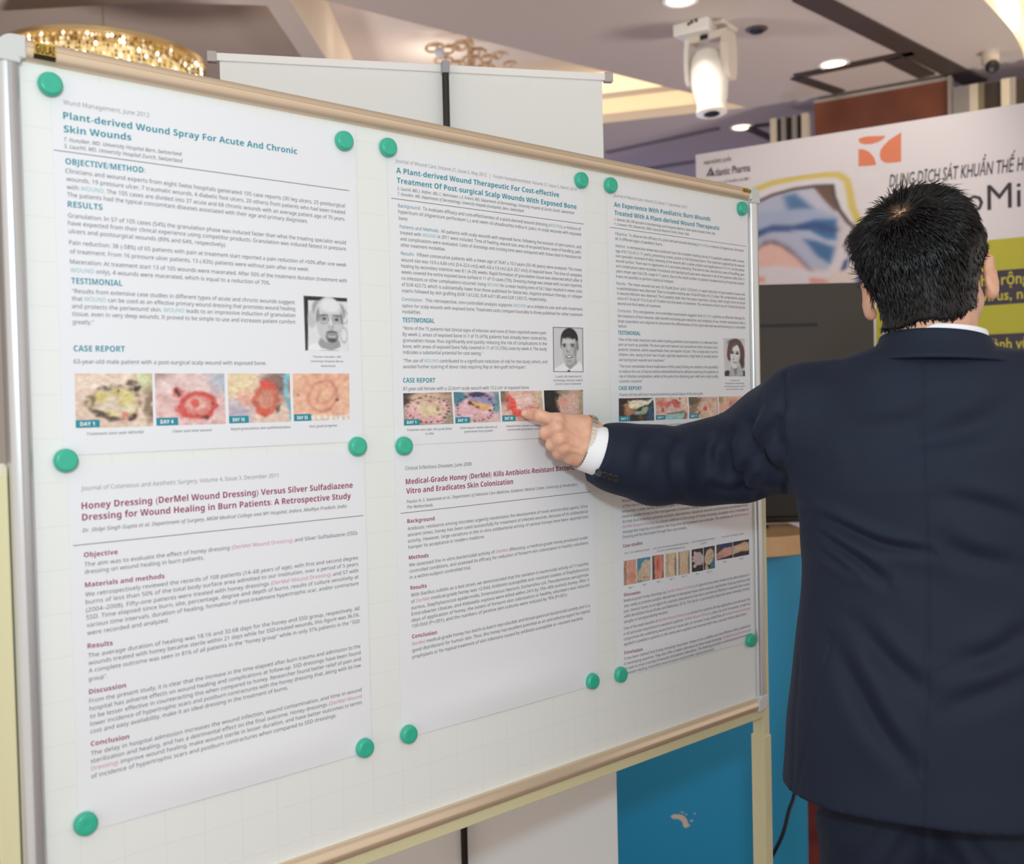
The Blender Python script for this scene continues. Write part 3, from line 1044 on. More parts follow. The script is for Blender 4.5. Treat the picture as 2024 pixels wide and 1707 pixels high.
MB().box(B((U0 + U1) / 2, (V0 + V1) / 2, -0.006), BD * ((U1 - U0) / 2 + 0.008), UP * ((V1 - V0) / 2 + 0.008), BN * 0.006).build('panel', board_material(), t)
steel = mat('warm_reflection_frame', (226, 204, 176), 0.36, 0.45)  # same metal as the uprights, warm ceiling reflection put into the colour
silver = mat('silver_frame', (206, 206, 206), 0.30, 0.6)
prof = [(0, -0.012), (0, 0.004), (0.0015, 0.0075), (0.006, 0.0105), (0.0125, 0.0118), (0.0130, 0.0106), (0.0136, 0.0106), (0.0142, 0.0118), (0.019, 0.0108), (0.0225, 0.0075), (0.024, 0.002), (0.024, -0.012)]


def rail(name, pfun, along, m):
    """pfun(w, h) -> start point for profile coords"""
    MB().prism([pfun(w, h) for w, h in prof], along).build(name, m, t, True, angle=50)


cl = 0.030
rail('frame_rail', lambda w, h: B(U0 + cl - FWD, V0 - w, h), BD * (U1 - U0 + 2 * FWD - 2 * cl), steel)
rail('frame_rail', lambda w, h: B(U0 + cl - FWD, V1 + w, h), BD * (U1 - U0 + 2 * FWD - 2 * cl), steel)
rail('frame_rail', lambda w, h: B(U0 - w, V0 - FWD + cl, h), -UP * (V1 - V0 + 2 * FWD - 2 * cl), silver)
rail('frame_rail', lambda w, h: B(U1 + w, V0 - FWD + cl, h), -UP * (V1 - V0 + 2 * FWD - 2 * cl), silver)
capm = mat('translucent_grey_cap', (206, 208, 204), 0.35)
for su, uc in ((-1, U0), (1, U1)):
    for sv, vc in ((-1, V0), (1, V1)):
        rc_ = 0.018
        pts = [(0.0, 0.0), (-cl + FWD, 0.0), (-cl + FWD, FWD + 0.001)]
        pts += [(FWD - rc_ + (rc_ + .001) * math.sin(a), FWD - rc_ + (rc_ + .001) * math.cos(a)) for a in np.linspace(0, math.pi / 2, 8)]
        pts += [(FWD + 0.001, -cl + FWD), (0.0, -cl + FWD)]
        MB().prism([B(uc + su * a, vc + sv * b_, -0.0125) for a, b_ in pts], BN * 0.0255).build('corner_cap', capm, t, bevel=0.002)
# gold maker's stickers on the top rail
stk = [mat('sticker_black', (40, 32, 10), 0.4), mat('sticker_gold', (206, 164, 66), 0.35, 0.3)]
for (ua, ub) in ((uv(61, 110)[0], uv(104, 120)[0]), (uv(1458, 380)[0], uv(1478, 384)[0])):
    mb = MB()
    w0, w1 = 0.003, 0.021
    big = ub - ua > 0.015 and ua < 0.5
    if big:
        mb.prism([B(ua, V0 - w0, 0.0086), B(ub, V0 - w0, 0.0086), B(ub, V0 - 0.0075, 0.0113), B(ua, V0 - 0.0075, 0.0113)], BN * 0.0012, 0)
        mb.prism([B(ua, V0 - 0.0075, 0.0118), B(ub, V0 - 0.0075, 0.0118), B(ub, V0 - w1, 0.0105), B(ua, V0 - w1, 0.0105)], BN * 0.0012, 1)
    else:
        mb.prism([B(ua, V0 - 0.011, 0.0112), B(ub, V0 - 0.011, 0.0112), B(ub, V0 - 0.0195, 0.0112), B(ua, V0 - 0.0195, 0.0112)], BN * 0.0009, 1)
    o = mb.build('maker_sticker', stk, t)
    key = 'stk%d' % big
    SINKS[key] = MB()

    def place(P, ua=ua, ub=ub, big=big):
        lo, hi = P[:, 0].min(), P[:, 0].max()
        vv = V0 - (0.0085 if big else 0.0125)
        return [B(ua + 0.0015 + (p[0] - lo) / (hi - lo) * (ub - ua - 0.003), vv - p[1] / 0.7 * (0.0095 if big else 0.006), 0.0134 if big else 0.0128) for p in P]
    queue_text('GULAI', place, 0.02, False, (), key)
STICK = t

# cream steel stand
creamst = mat('cream_enamel', (216, 208, 166), 0.4)
for su, uo in ((-1, U0 - FWD), (1, U1 + FWD)):
    uc = uo + su * 0.0122
    MB().box(B(uc, 0, -0.014) - UP * 0.43 - UP * 0.315, BD * 0.011, BN * 0.013, UP * 0.315).build('upper_post', creamst, t, bevel=0.002)
    MB().lathe(B(uc, 0.43, -0.014), UP, [(0.0145, -0.010), (0.0145, 0.0), (0.011, 0.004)], 20, sx=1).build('post_cap', mat('cream_plastic', (226, 222, 200), 0.4), t)
    zt_ = B(0, 1.055)[2]
    c = B(uc - su * 0.001, 0, -0.014)
    MB().box(np.array([c[0], c[1], (zt_ + 0.06) / 2]), BD * 0.0128, BN * 0.0158, UP * (zt_ - 0.06) / 2).build('lower_post', creamst, t, bevel=0.002)
    MB().box(np.array([c[0], c[1], 0.05]), BD * 0.02, BN * 0.24, UP * 0.02).build('foot', creamst, t, bevel=0.003)
    for s_ in (-1, 1):
        p = np.array([c[0], c[1], 0.018]) + BN * 0.2 * s_
        MB().lathe(p - BD * 0.009, BD, [(0.017, 0), (0.018, 0.004), (0.018, 0.014), (0.017, 0.018)], 16).build('caster', m_black, t, True)
zc = V1 + FWD + 0.0115
MB().box(B((U0 + U1) / 2, zc, -0.012), BD * ((U1 - U0) / 2 + FWD + 0.002), BN * 0.012, UP * 0.0095).build('crossbar', creamst, t, bevel=0.002)

# =================================================================== POSTERS
CR = {1: (0, 0, 2.811), 2: (0, 480, 2.811), 3: (0, 900, 2.735), 4: (0, 1270, 2.735), 5: (740, 260, 4.4), 6: (740, 560, 4.4),
      7: (760, 880, 3.793), 8: (1180, 330, 5.622), 9: (1180, 600, 5.622), 10: (1180, 900, 3.556)}


def C(c, x, y):
    ox, oy, s = CR[c]
    return uv(ox + x / s, oy + y / s)


TEAL, TEALL, PURP, PURL = 1, 2, 3, 4
TM = [mat('print_grey', (84, 84, 90), 0.6), mat('print_teal', (26, 140, 156), 0.6), mat('print_pale_teal', (132, 184, 190), 0.6),
      mat('print_plum', (150, 44, 88), 0.6), mat('print_pale_plum', (204, 132, 160), 0.6), mat('print_silver', (146, 146, 152), 0.6), mat('print_white', (244, 244, 244), 0.6)]
CAP = dict(body=.0049, title=.0078, head=.0068, sub=.0056, jour=.0052, ital=.0045, tiny=.0032, cap_=.0036, mini=.0026, run=.0053)
CAPSCALE = 0.714
paper = mat('poster_paper', (232, 232, 234), 0.40, spec=0.35)


class Poster:
    def __init__(s, key, label, title, u0, u1, v0, v1, rule, lift=0.006, top=0.0, title_mat=TEAL):
        s.key, s.u0, s.u1, s.v0, s.v1, s.lift, s.top = key, u0, u1, v0, v1, lift, top
        a, b = rule
        s.slope = (b[1] - a[1]) / (b[0] - a[0])
        s.t = thing('poster', B((u0 + u1) / 2, v1, 0.001), label, 'poster', 'printed posters on the whiteboard')
        for k in ('title', 'body'):
            SINKS[key + k] = MB()
        s.rule = (a, b)
        nx, ny = 24, 40
        V, F = [], []
        for j in range(ny + 1):
            for i in range(nx + 1):
                V.append(s.P(u0 + (u1 - u0) * i / nx, v0 + (v1 - v0) * j / ny, 0))
        for j in range(ny):
            for i in range(nx):
                q = j * (nx + 1) + i
                F.append((q, q + nx + 1, q + nx + 2, q + 1))
        n0 = len(V)
        V += [p - BN * .00025 for p in V]
        F += [tuple(k + n0 for k in f[::-1]) for f in F]
        rim = [i for i in range(nx + 1)] + [j * (nx + 1) + nx for j in range(1, ny + 1)] + [ny * (nx + 1) + i for i in range(nx - 1, -1, -1)] + [j * (nx + 1) for j in range(ny - 1, 0, -1)]
        for k in range(len(rim)):
            a_, b_ = rim[k], rim[(k + 1) % len(rim)]
            q = len(V)
            V += [V[a_], V[b_], V[b_ + n0], V[a_ + n0]]
            F.append((q, q + 1, q + 2, q + 3))
        link_mesh('sheet', V, F, paper, s.t, True)
        a, b = np.asarray(a), np.asarray(b)
        V = [s.P(*(a + (b - a) * k / 30 + np.array([0, .0008 * j])), .0003) for k in range(31) for j in (0, 1)]
        MB().add(V, [(2 * k, 2 * k + 1, 2 * k + 3, 2 * k + 2) for k in range(30)]).build('rule_line', TM[0], s.t)

    def P(s, u, v, h):
        a = (u - s.u0) / (s.u1 - s.u0)
        b = (v - s.v0) / (s.v1 - s.v0)
        e = max(0.0, math.sin(math.pi * min(max(a, 0), 1)))
        hb = s.lift * e * math.exp(-((b - 0.93) / 0.07) ** 2)
        ht = s.top * e * math.exp(-((b - 0.0) / 0.07) ** 2)
        return B(u, v, 0.0008 + hb + ht + h + 0.0003 * e * math.sin(5 * b + 3 * a))

    def line(s, body, a, uR, kind='body', m=0, bold=0.0, ital=False, ranges=(), sink='body', center=False):
        """a: (u, v) of the left end of the base line; uR: right end u, or an (u, v) pair"""
        if isinstance(uR, (float, np.floating)):
            b = (uR, a[1] + s.slope * (uR - a[0]))
        else:
            b = uR
        cap = CAP[kind]

        def place(P):
            lo, hi = P[:, 0].min(), P[:, 0].max()
            f = (P[:, 0] - lo) / max(hi - lo, 1e-6)
            return [s.P(a[0] + k * (b[0] - a[0]), a[1] + k * (b[1] - a[1]) - p[1] * cap / CAPSCALE, .00025) for k, p in zip(f, P)]
        queue_text(body, place, bold, ital, ranges, s.key + sink, m)

    def block(s, crop, right, rows, m=0, kind='body', hl=None, hlm=TEALL):
        """rows: (x, y, text[, right x]) in crop pixels; a leading '[head]' is printed in colour m"""
        for r in rows:
            x, y, txt = r[:3]
            a = C(crop, x, y)
            uR = right
            if len(r) > 3:
                uR = a[0] + (C(crop, r[3], y + (r[3] - x) * s.pxs(crop, x, y))[0] - a[0])
            rg = []
            if txt.startswith('['):
                h, rest = txt[1:].split(']')
                txt = h + ' ' + rest
                rg.append((0, len(h), m))
            for w in (hl or []):
                i = txt.find(w)
                while i >= 0:
                    rg.append((i, i + len(w), hlm))
                    i = txt.find(w, i + 1)
            s.line(txt, a, float(uR), kind, 0, 0.0, False, rg)

    def pxs(s, crop, x, y):
        """crop slope (dy/dx) of a horizontal board line through this place"""
        ox, oy, sc = CR[crop]
        p = uv(ox + x / sc, oy + y / sc)
        e = 0.0
        for _ in range(3):
            q = uv(ox + (x + 100) / sc, oy + (y + 100 * e) / sc)
            q2 = uv(ox + (x + 100) / sc, oy + (y + 100 * e + 10) / sc)
            e += (p[1] - q[1]) / ((q2[1] - q[1]) / 10) / 100
        return e

    def finish(s):
        o = SINKS[s.key + 'title'].build('title_text', TM, s.t)
        SINKS[s.key + 'body'].build('body_text', TM, s.t)

    def photo(s, crop, quad, img, name='case_photo', day=None, gloss=0.4):
        q = [C(crop, *p) for p in quad]

        def fn(a, b):
            p = (1 - a) * (1 - b) * q[0] + a * (1 - b) * q[1] + a * b * q[2] + (1 - a) * b * q[3]
            return s.P(p[0], p[1], .00012)
        o = picture(name, fn, img, s.t, gloss)
        if day:
            txt, x0, y0, x1, y1 = day
            a, c = C(crop, x0, y0), C(crop, x1, y1)
            b_ = C(crop, x0, y1)
            va, vb2 = a[1], b_[1]
            mb = MB().add([s.P(a[0], va, .0003), s.P(c[0], va, .0003), s.P(c[0], vb2, .0003), s.P(a[0], vb2, .0003)], [(0, 3, 2, 1)], 1)
            tg = mb.build('day_tag', TM, o)
            s.days = getattr(s, 'days', 0) + 1
            w = c[0] - a[0]
            hgt = vb2 - va

            def place(P):
                lo, hi = P[:, 0].min(), P[:, 0].max()
                return [s.P(a[0] + w * (.18 + .60 * (p[0] - lo) / (hi - lo)), vb2 - hgt * (.24 + .50 * p[1] / CAPSCALE), .0005) for p in P]
            queue_text(txt, place, 0.02, False, (), s.key + 'body', 6)
        return o


# ---- portrait prints (plain grey-scale stand-ins built from shapes)
def g(v):
    return (v, v, v + 1)


def portrait_glasses():
    sh = [('poly', [(0, 0), (1, 0), (1, .06), (.09, .07), (.05, 1), (0, 1)], g(24), .02, 1),
          (.16, .42, .10, .16, 0, g(170), .4, .6), (.92, .36, .10, .12, 0, g(170), .3, .6, 'ring', .3), (.9, .7, .08, .14, 0, g(140), .4, .5, 'ring', .3),
          (.3, .2, .12, .14, 20, g(120), .4, .7), (.86, .25, .09, .14, -20, g(120), .5, .7),
          (.55, .90, .26, .20, 0, g(150), .2, 1),
          (.56, .36, .33, .37, 0, g(206), .10, 1), (.57, .55, .29, .30, 0, g(198), .12, 1), (.6, .16, .22, .13, 0, g(228), .6, 1),
          (.30, .35, .035, .13, 8, g(110), .6, .8), (.86, .40, .03, .12, -8, g(110), .6, .8),
          (.44, .40, .10, .06, 0, g(150), .5, .9), (.74, .41, .10, .06, 0, g(150), .5, .9),
          (.45, .405, .035, .022, 0, g(40), .6, 1), (.74, .415, .035, .022, 0, g(40), .6, 1),
          (.44, .335, .10, .014, -4, g(70), .8, .9), (.75, .34, .10, .014, 4, g(70), .8, .9),
          (.44, .41, .115, .085, 0, g(110), .25, .8, 'ring', .14), (.74, .415, .115, .085, 0, g(110), .25, .8, 'ring', .14),
          (.61, .55, .055, .05, 0, g(140), .6, .8), (.60, .48, .03, .10, 0, g(232), .8, .7),
          (.62, .735, .145, .115, 0, g(112), .3, 1), (.62, .715, .105, .066, 0, g(176), .3, 1), (.62, .655, .13, .022, 0, g(96), .5, 1), (.62, .70, .085, .014, 0, g(110), .6, 1), (.62, .805, .10, .04, 0, g(72), .5, 1),
          ('poly', [(.05, 1), (.08, .92), (.26, .85), (.36, .95), (.6, 1)], g(236), .03, 1), ('poly', [(.6, 1), (.8, .93), (.95, .96), (.95, 1)], g(228), .03, 1)]
    return paint(52, 64, g(222), sh, 8, 11)


def portrait_tie():
    sh = [('poly', [(0, 1), (.05, .92), (.34, .80), (.42, .88), (.55, .95), (.75, .82), (.9, .76), (1, .92), (1, 1)], g(236), .03, 1),
          ('poly', [(.38, .62), (.74, .62), (.80, .80), (.56, .94), (.42, .86)], g(150), .05, 1),
          (.54, .26, .29, .25, 0, g(26), .10, 1), (.80, .40, .05, .12, -10, g(120), .3, 1), (.29, .36, .05, .12, 0, g(30), .5, .9),
          (.52, .40, .25, .30, 0, g(186), .08, 1), (.54, .58, .23, .26, 0, g(180), .10, 1), (.53, .19, .22, .09, 0, g(28), .3, 1), (.5, .3, .16, .07, 0, g(206), .7, .9),
          (.36, .385, .07, .018, -6, g(60), .6, 1), (.64, .38, .08, .018, 5, g(60), .6, 1), (.37, .425, .035, .018, 0, g(40), .6, 1), (.64, .42, .035, .018, 0, g(40), .6, 1),
          (.73, .52, .05, .16, 0, g(120), .9, .7), (.49, .53, .05, .03, 0, g(120), .7, .9), (.51, .47, .025, .08, 0, g(214), .8, .8),
          (.53, .655, .115, .035, -2, g(70), .4, 1), (.53, .650, .09, .020, -2, g(240), .4, 1), (.53, .76, .10, .03, 0, g(150), .8, .8),
          ('poly', [(.46, .98), (.52, .95), (.56, 1), (.46, 1)], g(40), .03, 1),
          ('line', [(0, 0), (1, 0), (1, 1), (0, 1), (0, 0)], .006, g(70), .012, 1)]
    return paint(52, 76, g(204), sh, 6, 12)


def portrait_woman():
    br = (92, 52, 50)
    sh = [(.5, .3, .5, .5, 0, g(190), .8, .7),
          (.55, .30, .38, .30, 0, br, .12, 1), (.28, .40, .14, .20, 10, br, .3, 1), (.83, .42, .16, .28, 0, (84, 46, 46), .2, 1), (.88, .66, .10, .14, 0, (60, 40, 42), .5, .9), (.5, .1, .3, .08, 0, g(60), .5, .9),
          ('poly', [(0, 1), (.0, .88), (.16, .84), (.3, .9), (.4, 1)], g(34), .03, 1), ('poly', [(.7, 1), (.8, .85), (1, .86), (1, 1)], g(34), .03, 1),
          ('poly', [(.3, .75), (.7, .7), (.92, .9), (.9, 1), (.2, 1)], g(176), .06, 1), ('poly', [(.42, .74), (.62, .74), (.58, .98), (.5, .98)], g(120), .08, 1),
          (.53, .42, .24, .28, 6, g(226), .10, 1), (.50, .60, .20, .20, 0, g(222), .12, 1),
          ('poly', [(.28, .40), (.34, .20), (.5, .10), (.7, .12), (.6, .17), (.42, .24), (.36, .42)], (104, 66, 62), .05, 1),
          (.40, .375, .07, .028, 8, g(50), .5, 1), (.63, .395, .085, .03, 6, g(46), .5, 1), (.40, .33, .08, .012, 8, g(80), .7, .9), (.65, .345, .09, .012, 8, g(80), .7, .9),
          (.46, .55, .04, .02, 0, g(110), .7, 1), (.48, .48, .02, .08, 0, g(190), .9, .9), (.50, .635, .12, .022, 8, g(90), .5, 1), (.48, .63, .08, .010, 8, g(236), .5, .9), (.66, .6, .07, .12, 0, g(180), .9, .6)]
    return paint(44, 74, g(206), sh, 8, 13)


# ---- case photographs
SK = (226, 188, 166)
PK = (222, 178, 172)
red = (212, 104, 96)
drk = (66, 50, 44)
yl = (212, 196, 120)


def stitches(cx, cy, rx, ry, n, col, ph=0, sz=.016):
    out = []
    for k in range(n):
        a = 2 * math.pi * k / n + ph
        out.append((cx + rx * math.cos(a), cy + ry * math.sin(a), sz * (1 + .8 * random.random()), sz * (1.4 + random.random()), math.degrees(a) + 60 * random.random(), col, .6, .9))
    return out


IM = {
    'p1a': paint(64, 46, (222, 192, 170), [(.3, .2, .5, .3, 0, (232, 206, 186), .9, 1), (.93, .1, .14, .22, 0, (200, 208, 150), .8, .8), (.50, .55, .36, .33, 5, (150, 120, 96), .3, .7), (.5, .56, .31, .28, 5, (206, 190, 140), .25, 1), (.5, .58, .24, .2, 0, (212, 190, 166), .5, 1),
                                           (.30, .42, .10, .08, 0, yl, .7, 1), (.58, .36, .16, .07, 10, yl, .7, .9), (.66, .5, .08, .1, 0, yl, .7, .9), (.42, .74, .12, .06, 0, yl, .7, .9), (.62, .78, .05, .06, 0, (224, 130, 108), .6, 1), (.3, .76, .10, .06, 20, drk, .7, .9), (.44, .86, .1, .04, 20, drk, .7, .9),
                                           (.24, .48, .03, .12, 0, (110, 88, 66), .7, .9), (.74, .80, .07, .04, -30, drk, .6, 1), (.81, .28, .06, .07, 40, (50, 42, 40), .6, 1), (.74, .18, .06, .05, 0, (90, 76, 60), .7, .9), (.96, .6, .05, .35, 0, (120, 98, 76), .8, .9), (.36, .24, .05, .03, 0, drk, .7, .8), (.56, .34, .02, .03, 0, drk, .6, .8)] + stitches(.5, .55, .34, .32, 14, (110, 88, 76)), 26, 21, .08),
    'p1b': paint(60, 46, (220, 178, 172), [(.95, .1, .25, .3, 0, (176, 184, 196), .8, .9), (.06, .08, .12, .2, 0, (150, 120, 118), .8, .8), (.4, .2, .4, .25, 0, (228, 196, 188), .9, 1), (.30, .37, .08, .09, 30, red, .5, 1), (.31, .36, .03, .05, 30, drk, .6, 1), (.58, .62, .28, .28, 0, (212, 120, 108), .5, .9), (.6, .62, .25, .24, 0, (200, 66, 60), .25, .9, 'ring', .4), (.58, .6, .14, .14, 0, (226, 170, 158), .5, 1), (.54, .6, .05, .1, 0, (206, 80, 72), .6, 1), (.68, .86, .05, .03, 0, drk, .6, .9), (.82, .58, .03, .04, 0, (100, 60, 70), .6, .8)], 22, 22, .08),
    'p1c': paint(54, 46, (220, 186, 168), [(.15, .2, .3, .4, 0, (232, 206, 164), .9, 1), (.12, .85, .2, .3, 0, (176, 166, 186), .9, .9), (.8, .2, .25, .3, 0, (120, 90, 84), .8, .9), ('poly', [(.88, 0), (1, 0), (1, 1), (.97, 1)], (122, 178, 190), .03, 1), (.26, .48, .13, .16, 0, (226, 164, 142), .7, 1), (.6, .5, .22, .34, 5, (196, 92, 74), .25, 1), (.6, .55, .14, .2, 0, (206, 134, 110), .5, 1), (.6, .24, .12, .06, 0, (214, 70, 54), .7, 1), (.55, .78, .14, .07, 10, (206, 80, 62), .6, 1), (.80, .72, .04, .1, 20, (90, 60, 50), .6, .8)], 24, 23, .07),
    'p1d': paint(50, 42, (232, 178, 146), [(.5, .4, .4, .4, 0, (228, 168, 136), .9, 1), (.52, .48, .26, .34, 15, (206, 128, 106), .3, .7, 'ring', .2), (.58, .45, .14, .2, 30, (212, 138, 114), .4, .6, 'ring', .3), (.78, .57, .025, .035, 0, (80, 60, 60), .6, .9), (.09, .45, .015, .03, 0, (120, 90, 80), .6, .8), ('poly', [(0, .92), (1, .9), (1, 1), (0, 1)], (238, 226, 210), .04, 1)] + [('line', [(.4 + .1 * k, .93), (.4 + .1 * k, .99)], .006, (120, 110, 100), .02, .8) for k in range(6)], 12, 24, .04),
    'p2a': paint(54, 38, (160, 130, 110), [(.05, .1, .2, .3, 0, (60, 50, 44), .8, 1), (.95, .9, .2, .3, 0, (150, 140, 120), .8, 1), (.5, .52, .46, .46, 0, (224, 178, 166), .15, 1), (.5, .12, .4, .14, 0, (206, 170, 146), .6, 1), (.52, .56, .28, .24, 5, (222, 200, 158), .4, 1), (.2, .7, .15, .2, 0, (230, 170, 170), .7, 1), (.6, .85, .22, .14, 0, (228, 172, 170), .7, 1), (.68, .5, .03, .06, 0, (120, 90, 70), .7, .8)] + stitches(.5, .52, .43, .42, 26, (62, 44, 44)) + stitches(.52, .5, .3, .26, 8, (120, 84, 74)), 20, 25, .06),
    'p2b': paint(54, 38, (212, 176, 176), [(.08, .12, .16, .28, 0, (70, 120, 134), .5, 1), (.96, .3, .1, .4, 0, (80, 130, 140), .6, .9), (.45, .6, .4, .42, 0, (226, 180, 186), .2, 1), (.62, .22, .3, .2, 30, (150, 140, 176), .4, 1), (.5, .06, .2, .08, 0, (60, 56, 80), .6, 1), (.56, .46, .26, .13, 30, (214, 164, 112), .3, 1), (.72, .56, .16, .07, 35, (222, 170, 120), .4, 1), (.36, .34, .05, .07, 0, (90, 50, 40), .6, 1), (.48, .48, .07, .05, 30, (120, 70, 48), .6, 1), (.78, .62, .06, .05, 0, (70, 44, 40), .5, 1), (.46, .74, .04, .02, 20, (170, 80, 80), .6, .9), (.5, .95, .3, .12, 0, (214, 168, 160), .6, 1)] + stitches(.47, .52, .42, .44, 26, (50, 46, 66)), 20, 26, .07),
    'p2c': paint(54, 38, (216, 174, 158), [(.02, .1, .12, .3, 0, (120, 100, 80), .7, 1), (.6, .5, .36, .4, 0, (228, 188, 176), .6, 1), (.94, .2, .12, .4, 0, (206, 182, 148), .7, .9), (.24, .42, .11, .28, -8, (222, 72, 62), .4, 1), (.36, .72, .14, .14, 30, (226, 84, 70), .5, 1), (.14, .4, .05, .3, 0, (190, 100, 88), .6, .8), (.7, .56, .2, .04, 0, (222, 104, 92), .7, .8), (.6, .3, .1, .06, 0, (238, 214, 206), .7, .8), (.12, .3, .03, .05, 0, (110, 50, 50), .6, .8)], 22, 27, .08),
    'p2d': paint(50, 38, (30, 26, 24), [(.72, .5, .40, .62, 0, (196, 160, 136), .08, 1), (.68, .52, .30, .48, 0, (220, 176, 158), .3, 1), (.5, .42, .10, .12, 0, (226, 140, 124), .8, .9), (.96, .5, .08, .6, 0, (170, 150, 116), .6, .9), (.5, .04, .2, .1, 0, (150, 130, 104), .7, .9), (.33, .5, .03, .3, -10, (120, 84, 66), .6, .8), (.41, .17, .018, .03, 0, (70, 50, 50), .6, .9)], 14, 28, .04),
    'p3a': paint(52, 38, (52, 36, 30), [('poly', [(.24, .1), (.6, .05), (.8, .1), (1, 0), (1, .1), (.7, .36), (.5, .5), (.34, .5)], (232, 222, 196), .05, 1), ('poly', [(.1, .2), (.26, .2), (.34, .5), (.5, .5), (.4, .7), (.2, .8)], (178, 120, 84), .1, 1), (.44, .3, .16, .14, 0, (250, 236, 190), .7, 1), (.1, .15, .1, .2, 0, (34, 28, 26), .5, 1), (.55, .7, .12, .14, 0, (160, 172, 178), .2, 1), (.75, .55, .1, .2, 30, (150, 180, 150), .4, 1), ('poly', [(.8, 1), (.88, .4), (1, .2), (1, 1)], (32, 78, 106), .05, 1), ('poly', [(.62, .05), (.9, .02), (.8, .12)], (60, 84, 110), .05, 1), (.42, .9, .2, .16, 0, (40, 34, 34), .5, 1), (.62, .9, .05, .2, 0, (90, 70, 50), .5, 1)], 26, 29, .08),
    'p3b': paint(52, 38, (222, 182, 158), [(.1, .15, .2, .3, 0, (206, 146, 124), .7, 1), (.15, .25, .10, .12, 0, red, .7, .9), (.36, .32, .10, .14, 20, (210, 96, 90), .6, 1), (.48, .2, .06, .06, 0, (200, 90, 84), .6, 1), (.62, .3, .10, .22, -20, (198, 84, 76), .5, 1), (.68, .2, .04, .12, -30, (120, 52, 44), .6, .9), (.2, .55, .06, .1, 0, (196, 80, 74), .6, 1), (.5, .48, .1, .1, 0, (212, 176, 180), .7, 1), ('poly', [(.3, .76), (.6, .66), (.84, .62), (.9, .6), (.98, .8), (1, 1), (.9, 1)], (124, 92, 70), .08, 1), ('poly', [(.1, .86), (.9, .68), (.92, .95), (.6, 1), (.1, 1)], (152, 202, 198), .03, 1), (.9, .3, .12, .3, 0, (230, 196, 168), .7, 1), (.76, .04, .03, .04, 0, (80, 50, 46), .6, .9)], 24, 30, .08),
    'p3c': paint(50, 38, (206, 170, 146), [(.1, .15, .3, .26, -30, (96, 76, 56), .8, 1), (.1, .62, .14, .3, 30, (136, 106, 80), .8, .9), (.7, .6, .3, .4, 0, (222, 184, 160), .8, 1), (.53, .55, .06, .10, 0, (206, 76, 72), .4, 1), (.75, .4, .05, .14, 0, (216, 150, 136), .6, .9), (.35, .75, .05, .09, 0, (150, 70, 60), .6, 1), (.88, .12, .025, .03, 0, (70, 46, 46), .6, 1), (.3, .5, .06, .06, 0, (226, 190, 160), .6, 1)], 22, 31, .08),
    'p3d': paint(46, 38, (220, 168, 138), [(.06, .1, .12, .2, 0, (160, 140, 120), .8, 1), (.9, .15, .2, .25, 0, (232, 188, 150), .8, 1), (.5, .65, .4, .35, 0, (226, 176, 150), .7, 1), (.44, .36, .05, .2, 10, (186, 116, 96), .6, .9), (.56, .4, .06, .18, -12, (190, 120, 104), .6, .9), (.42, .3, .02, .05, 20, (120, 70, 60), .6, .9), (.62, .25, .1, .1, 0, (214, 140, 116), .7, .9)], 12, 32, .05),
    'p6a': paint(28, 44, (206, 168, 140), [('poly', [(.1, 0), (.9, 0), (.98, .7), (.9, 1), (.1, 1), (.2, .5)], (214, 152, 126), .08, 1), (.1, .5, .1, .6, 0, (140, 110, 90), .6, .8), (.6, .7, .3, .2, 0, (206, 136, 110), .8, 1)], 14, 33, .05),
    'p6b': paint(28, 44, (60, 134, 160), [('poly', [(.35, .2), (.6, .1), (1, .1), (1, 1), (.3, 1), (.2, .6)], (206, 182, 152), .06, 1), ('poly', [(.05, .5), (.25, .4), (.3, .9), (.1, 1), (0, .8)], (196, 168, 130), .06, 1), (.6, .85, .2, .06, 0, (206, 130, 110), .8, .8)], 14, 34, .04),
    'p6c': paint(24, 44, (110, 84, 66), [('poly', [(.2, 0), (.9, 0), (1, .6), (.85, 1), (.2, 1), (.1, .4)], (216, 128, 104), .06, 1), (.5, .4, .2, .3, 0, (206, 90, 76), .6, .9), (.5, .3, .04, .2, 10, (110, 50, 44), .6, .8), (.1, .6, .08, .5, 0, (60, 56, 54), .5, .8)], 22, 35, .07),
    'p6d': paint(24, 44, (216, 188, 150), [(.15, .5, .15, .6, 0, (196, 168, 130), .7, 1), (.9, .6, .08, .5, 0, (120, 100, 80), .6, .9), (.5, .6, .2, .3, 0, (222, 192, 160), .7, 1)], 10, 36, .03),
    'p6e': paint(24, 44, (214, 186, 150), [(.05, .5, .08, .6, 0, (150, 130, 110), .7, 1), (.95, .6, .08, .5, 0, (110, 96, 80), .6, .9), (.5, .7, .2, .3, 0, (206, 172, 140), .7, 1)], 10, 37, .03),
    'p6f': paint(26, 44, (30, 28, 34), [(.6, .45, .5, .3, 10, (196, 170, 168), .15, 1), (.3, .2, .16, .08, 20, (206, 176, 170), .4, 1), (.2, .35, .2, .06, 0, (210, 180, 174), .4, 1), (.2, .5, .2, .06, 0, (206, 176, 170), .4, 1), (.3, .72, .2, .08, -20, (206, 176, 170), .4, 1)], 16, 38, .05),
    'p6g': paint(26, 44, (40, 38, 44), [(.5, .45, .46, .34, -20, (206, 176, 140), .15, 1), ('line', [(.2, .5), (.8, .3)], .01, (110, 84, 66), .03, .9), ('line', [(.2, .6), (.8, .5)], .01, (110, 84, 66), .03, .9), ('poly', [(.5, 1), (1, .4), (1, 1)], (40, 104, 130), .04, 1), ('poly', [(.1, 1), (.2, .7), (.5, 1)], (196, 170, 130), .05, 1)], 16, 39, .04),
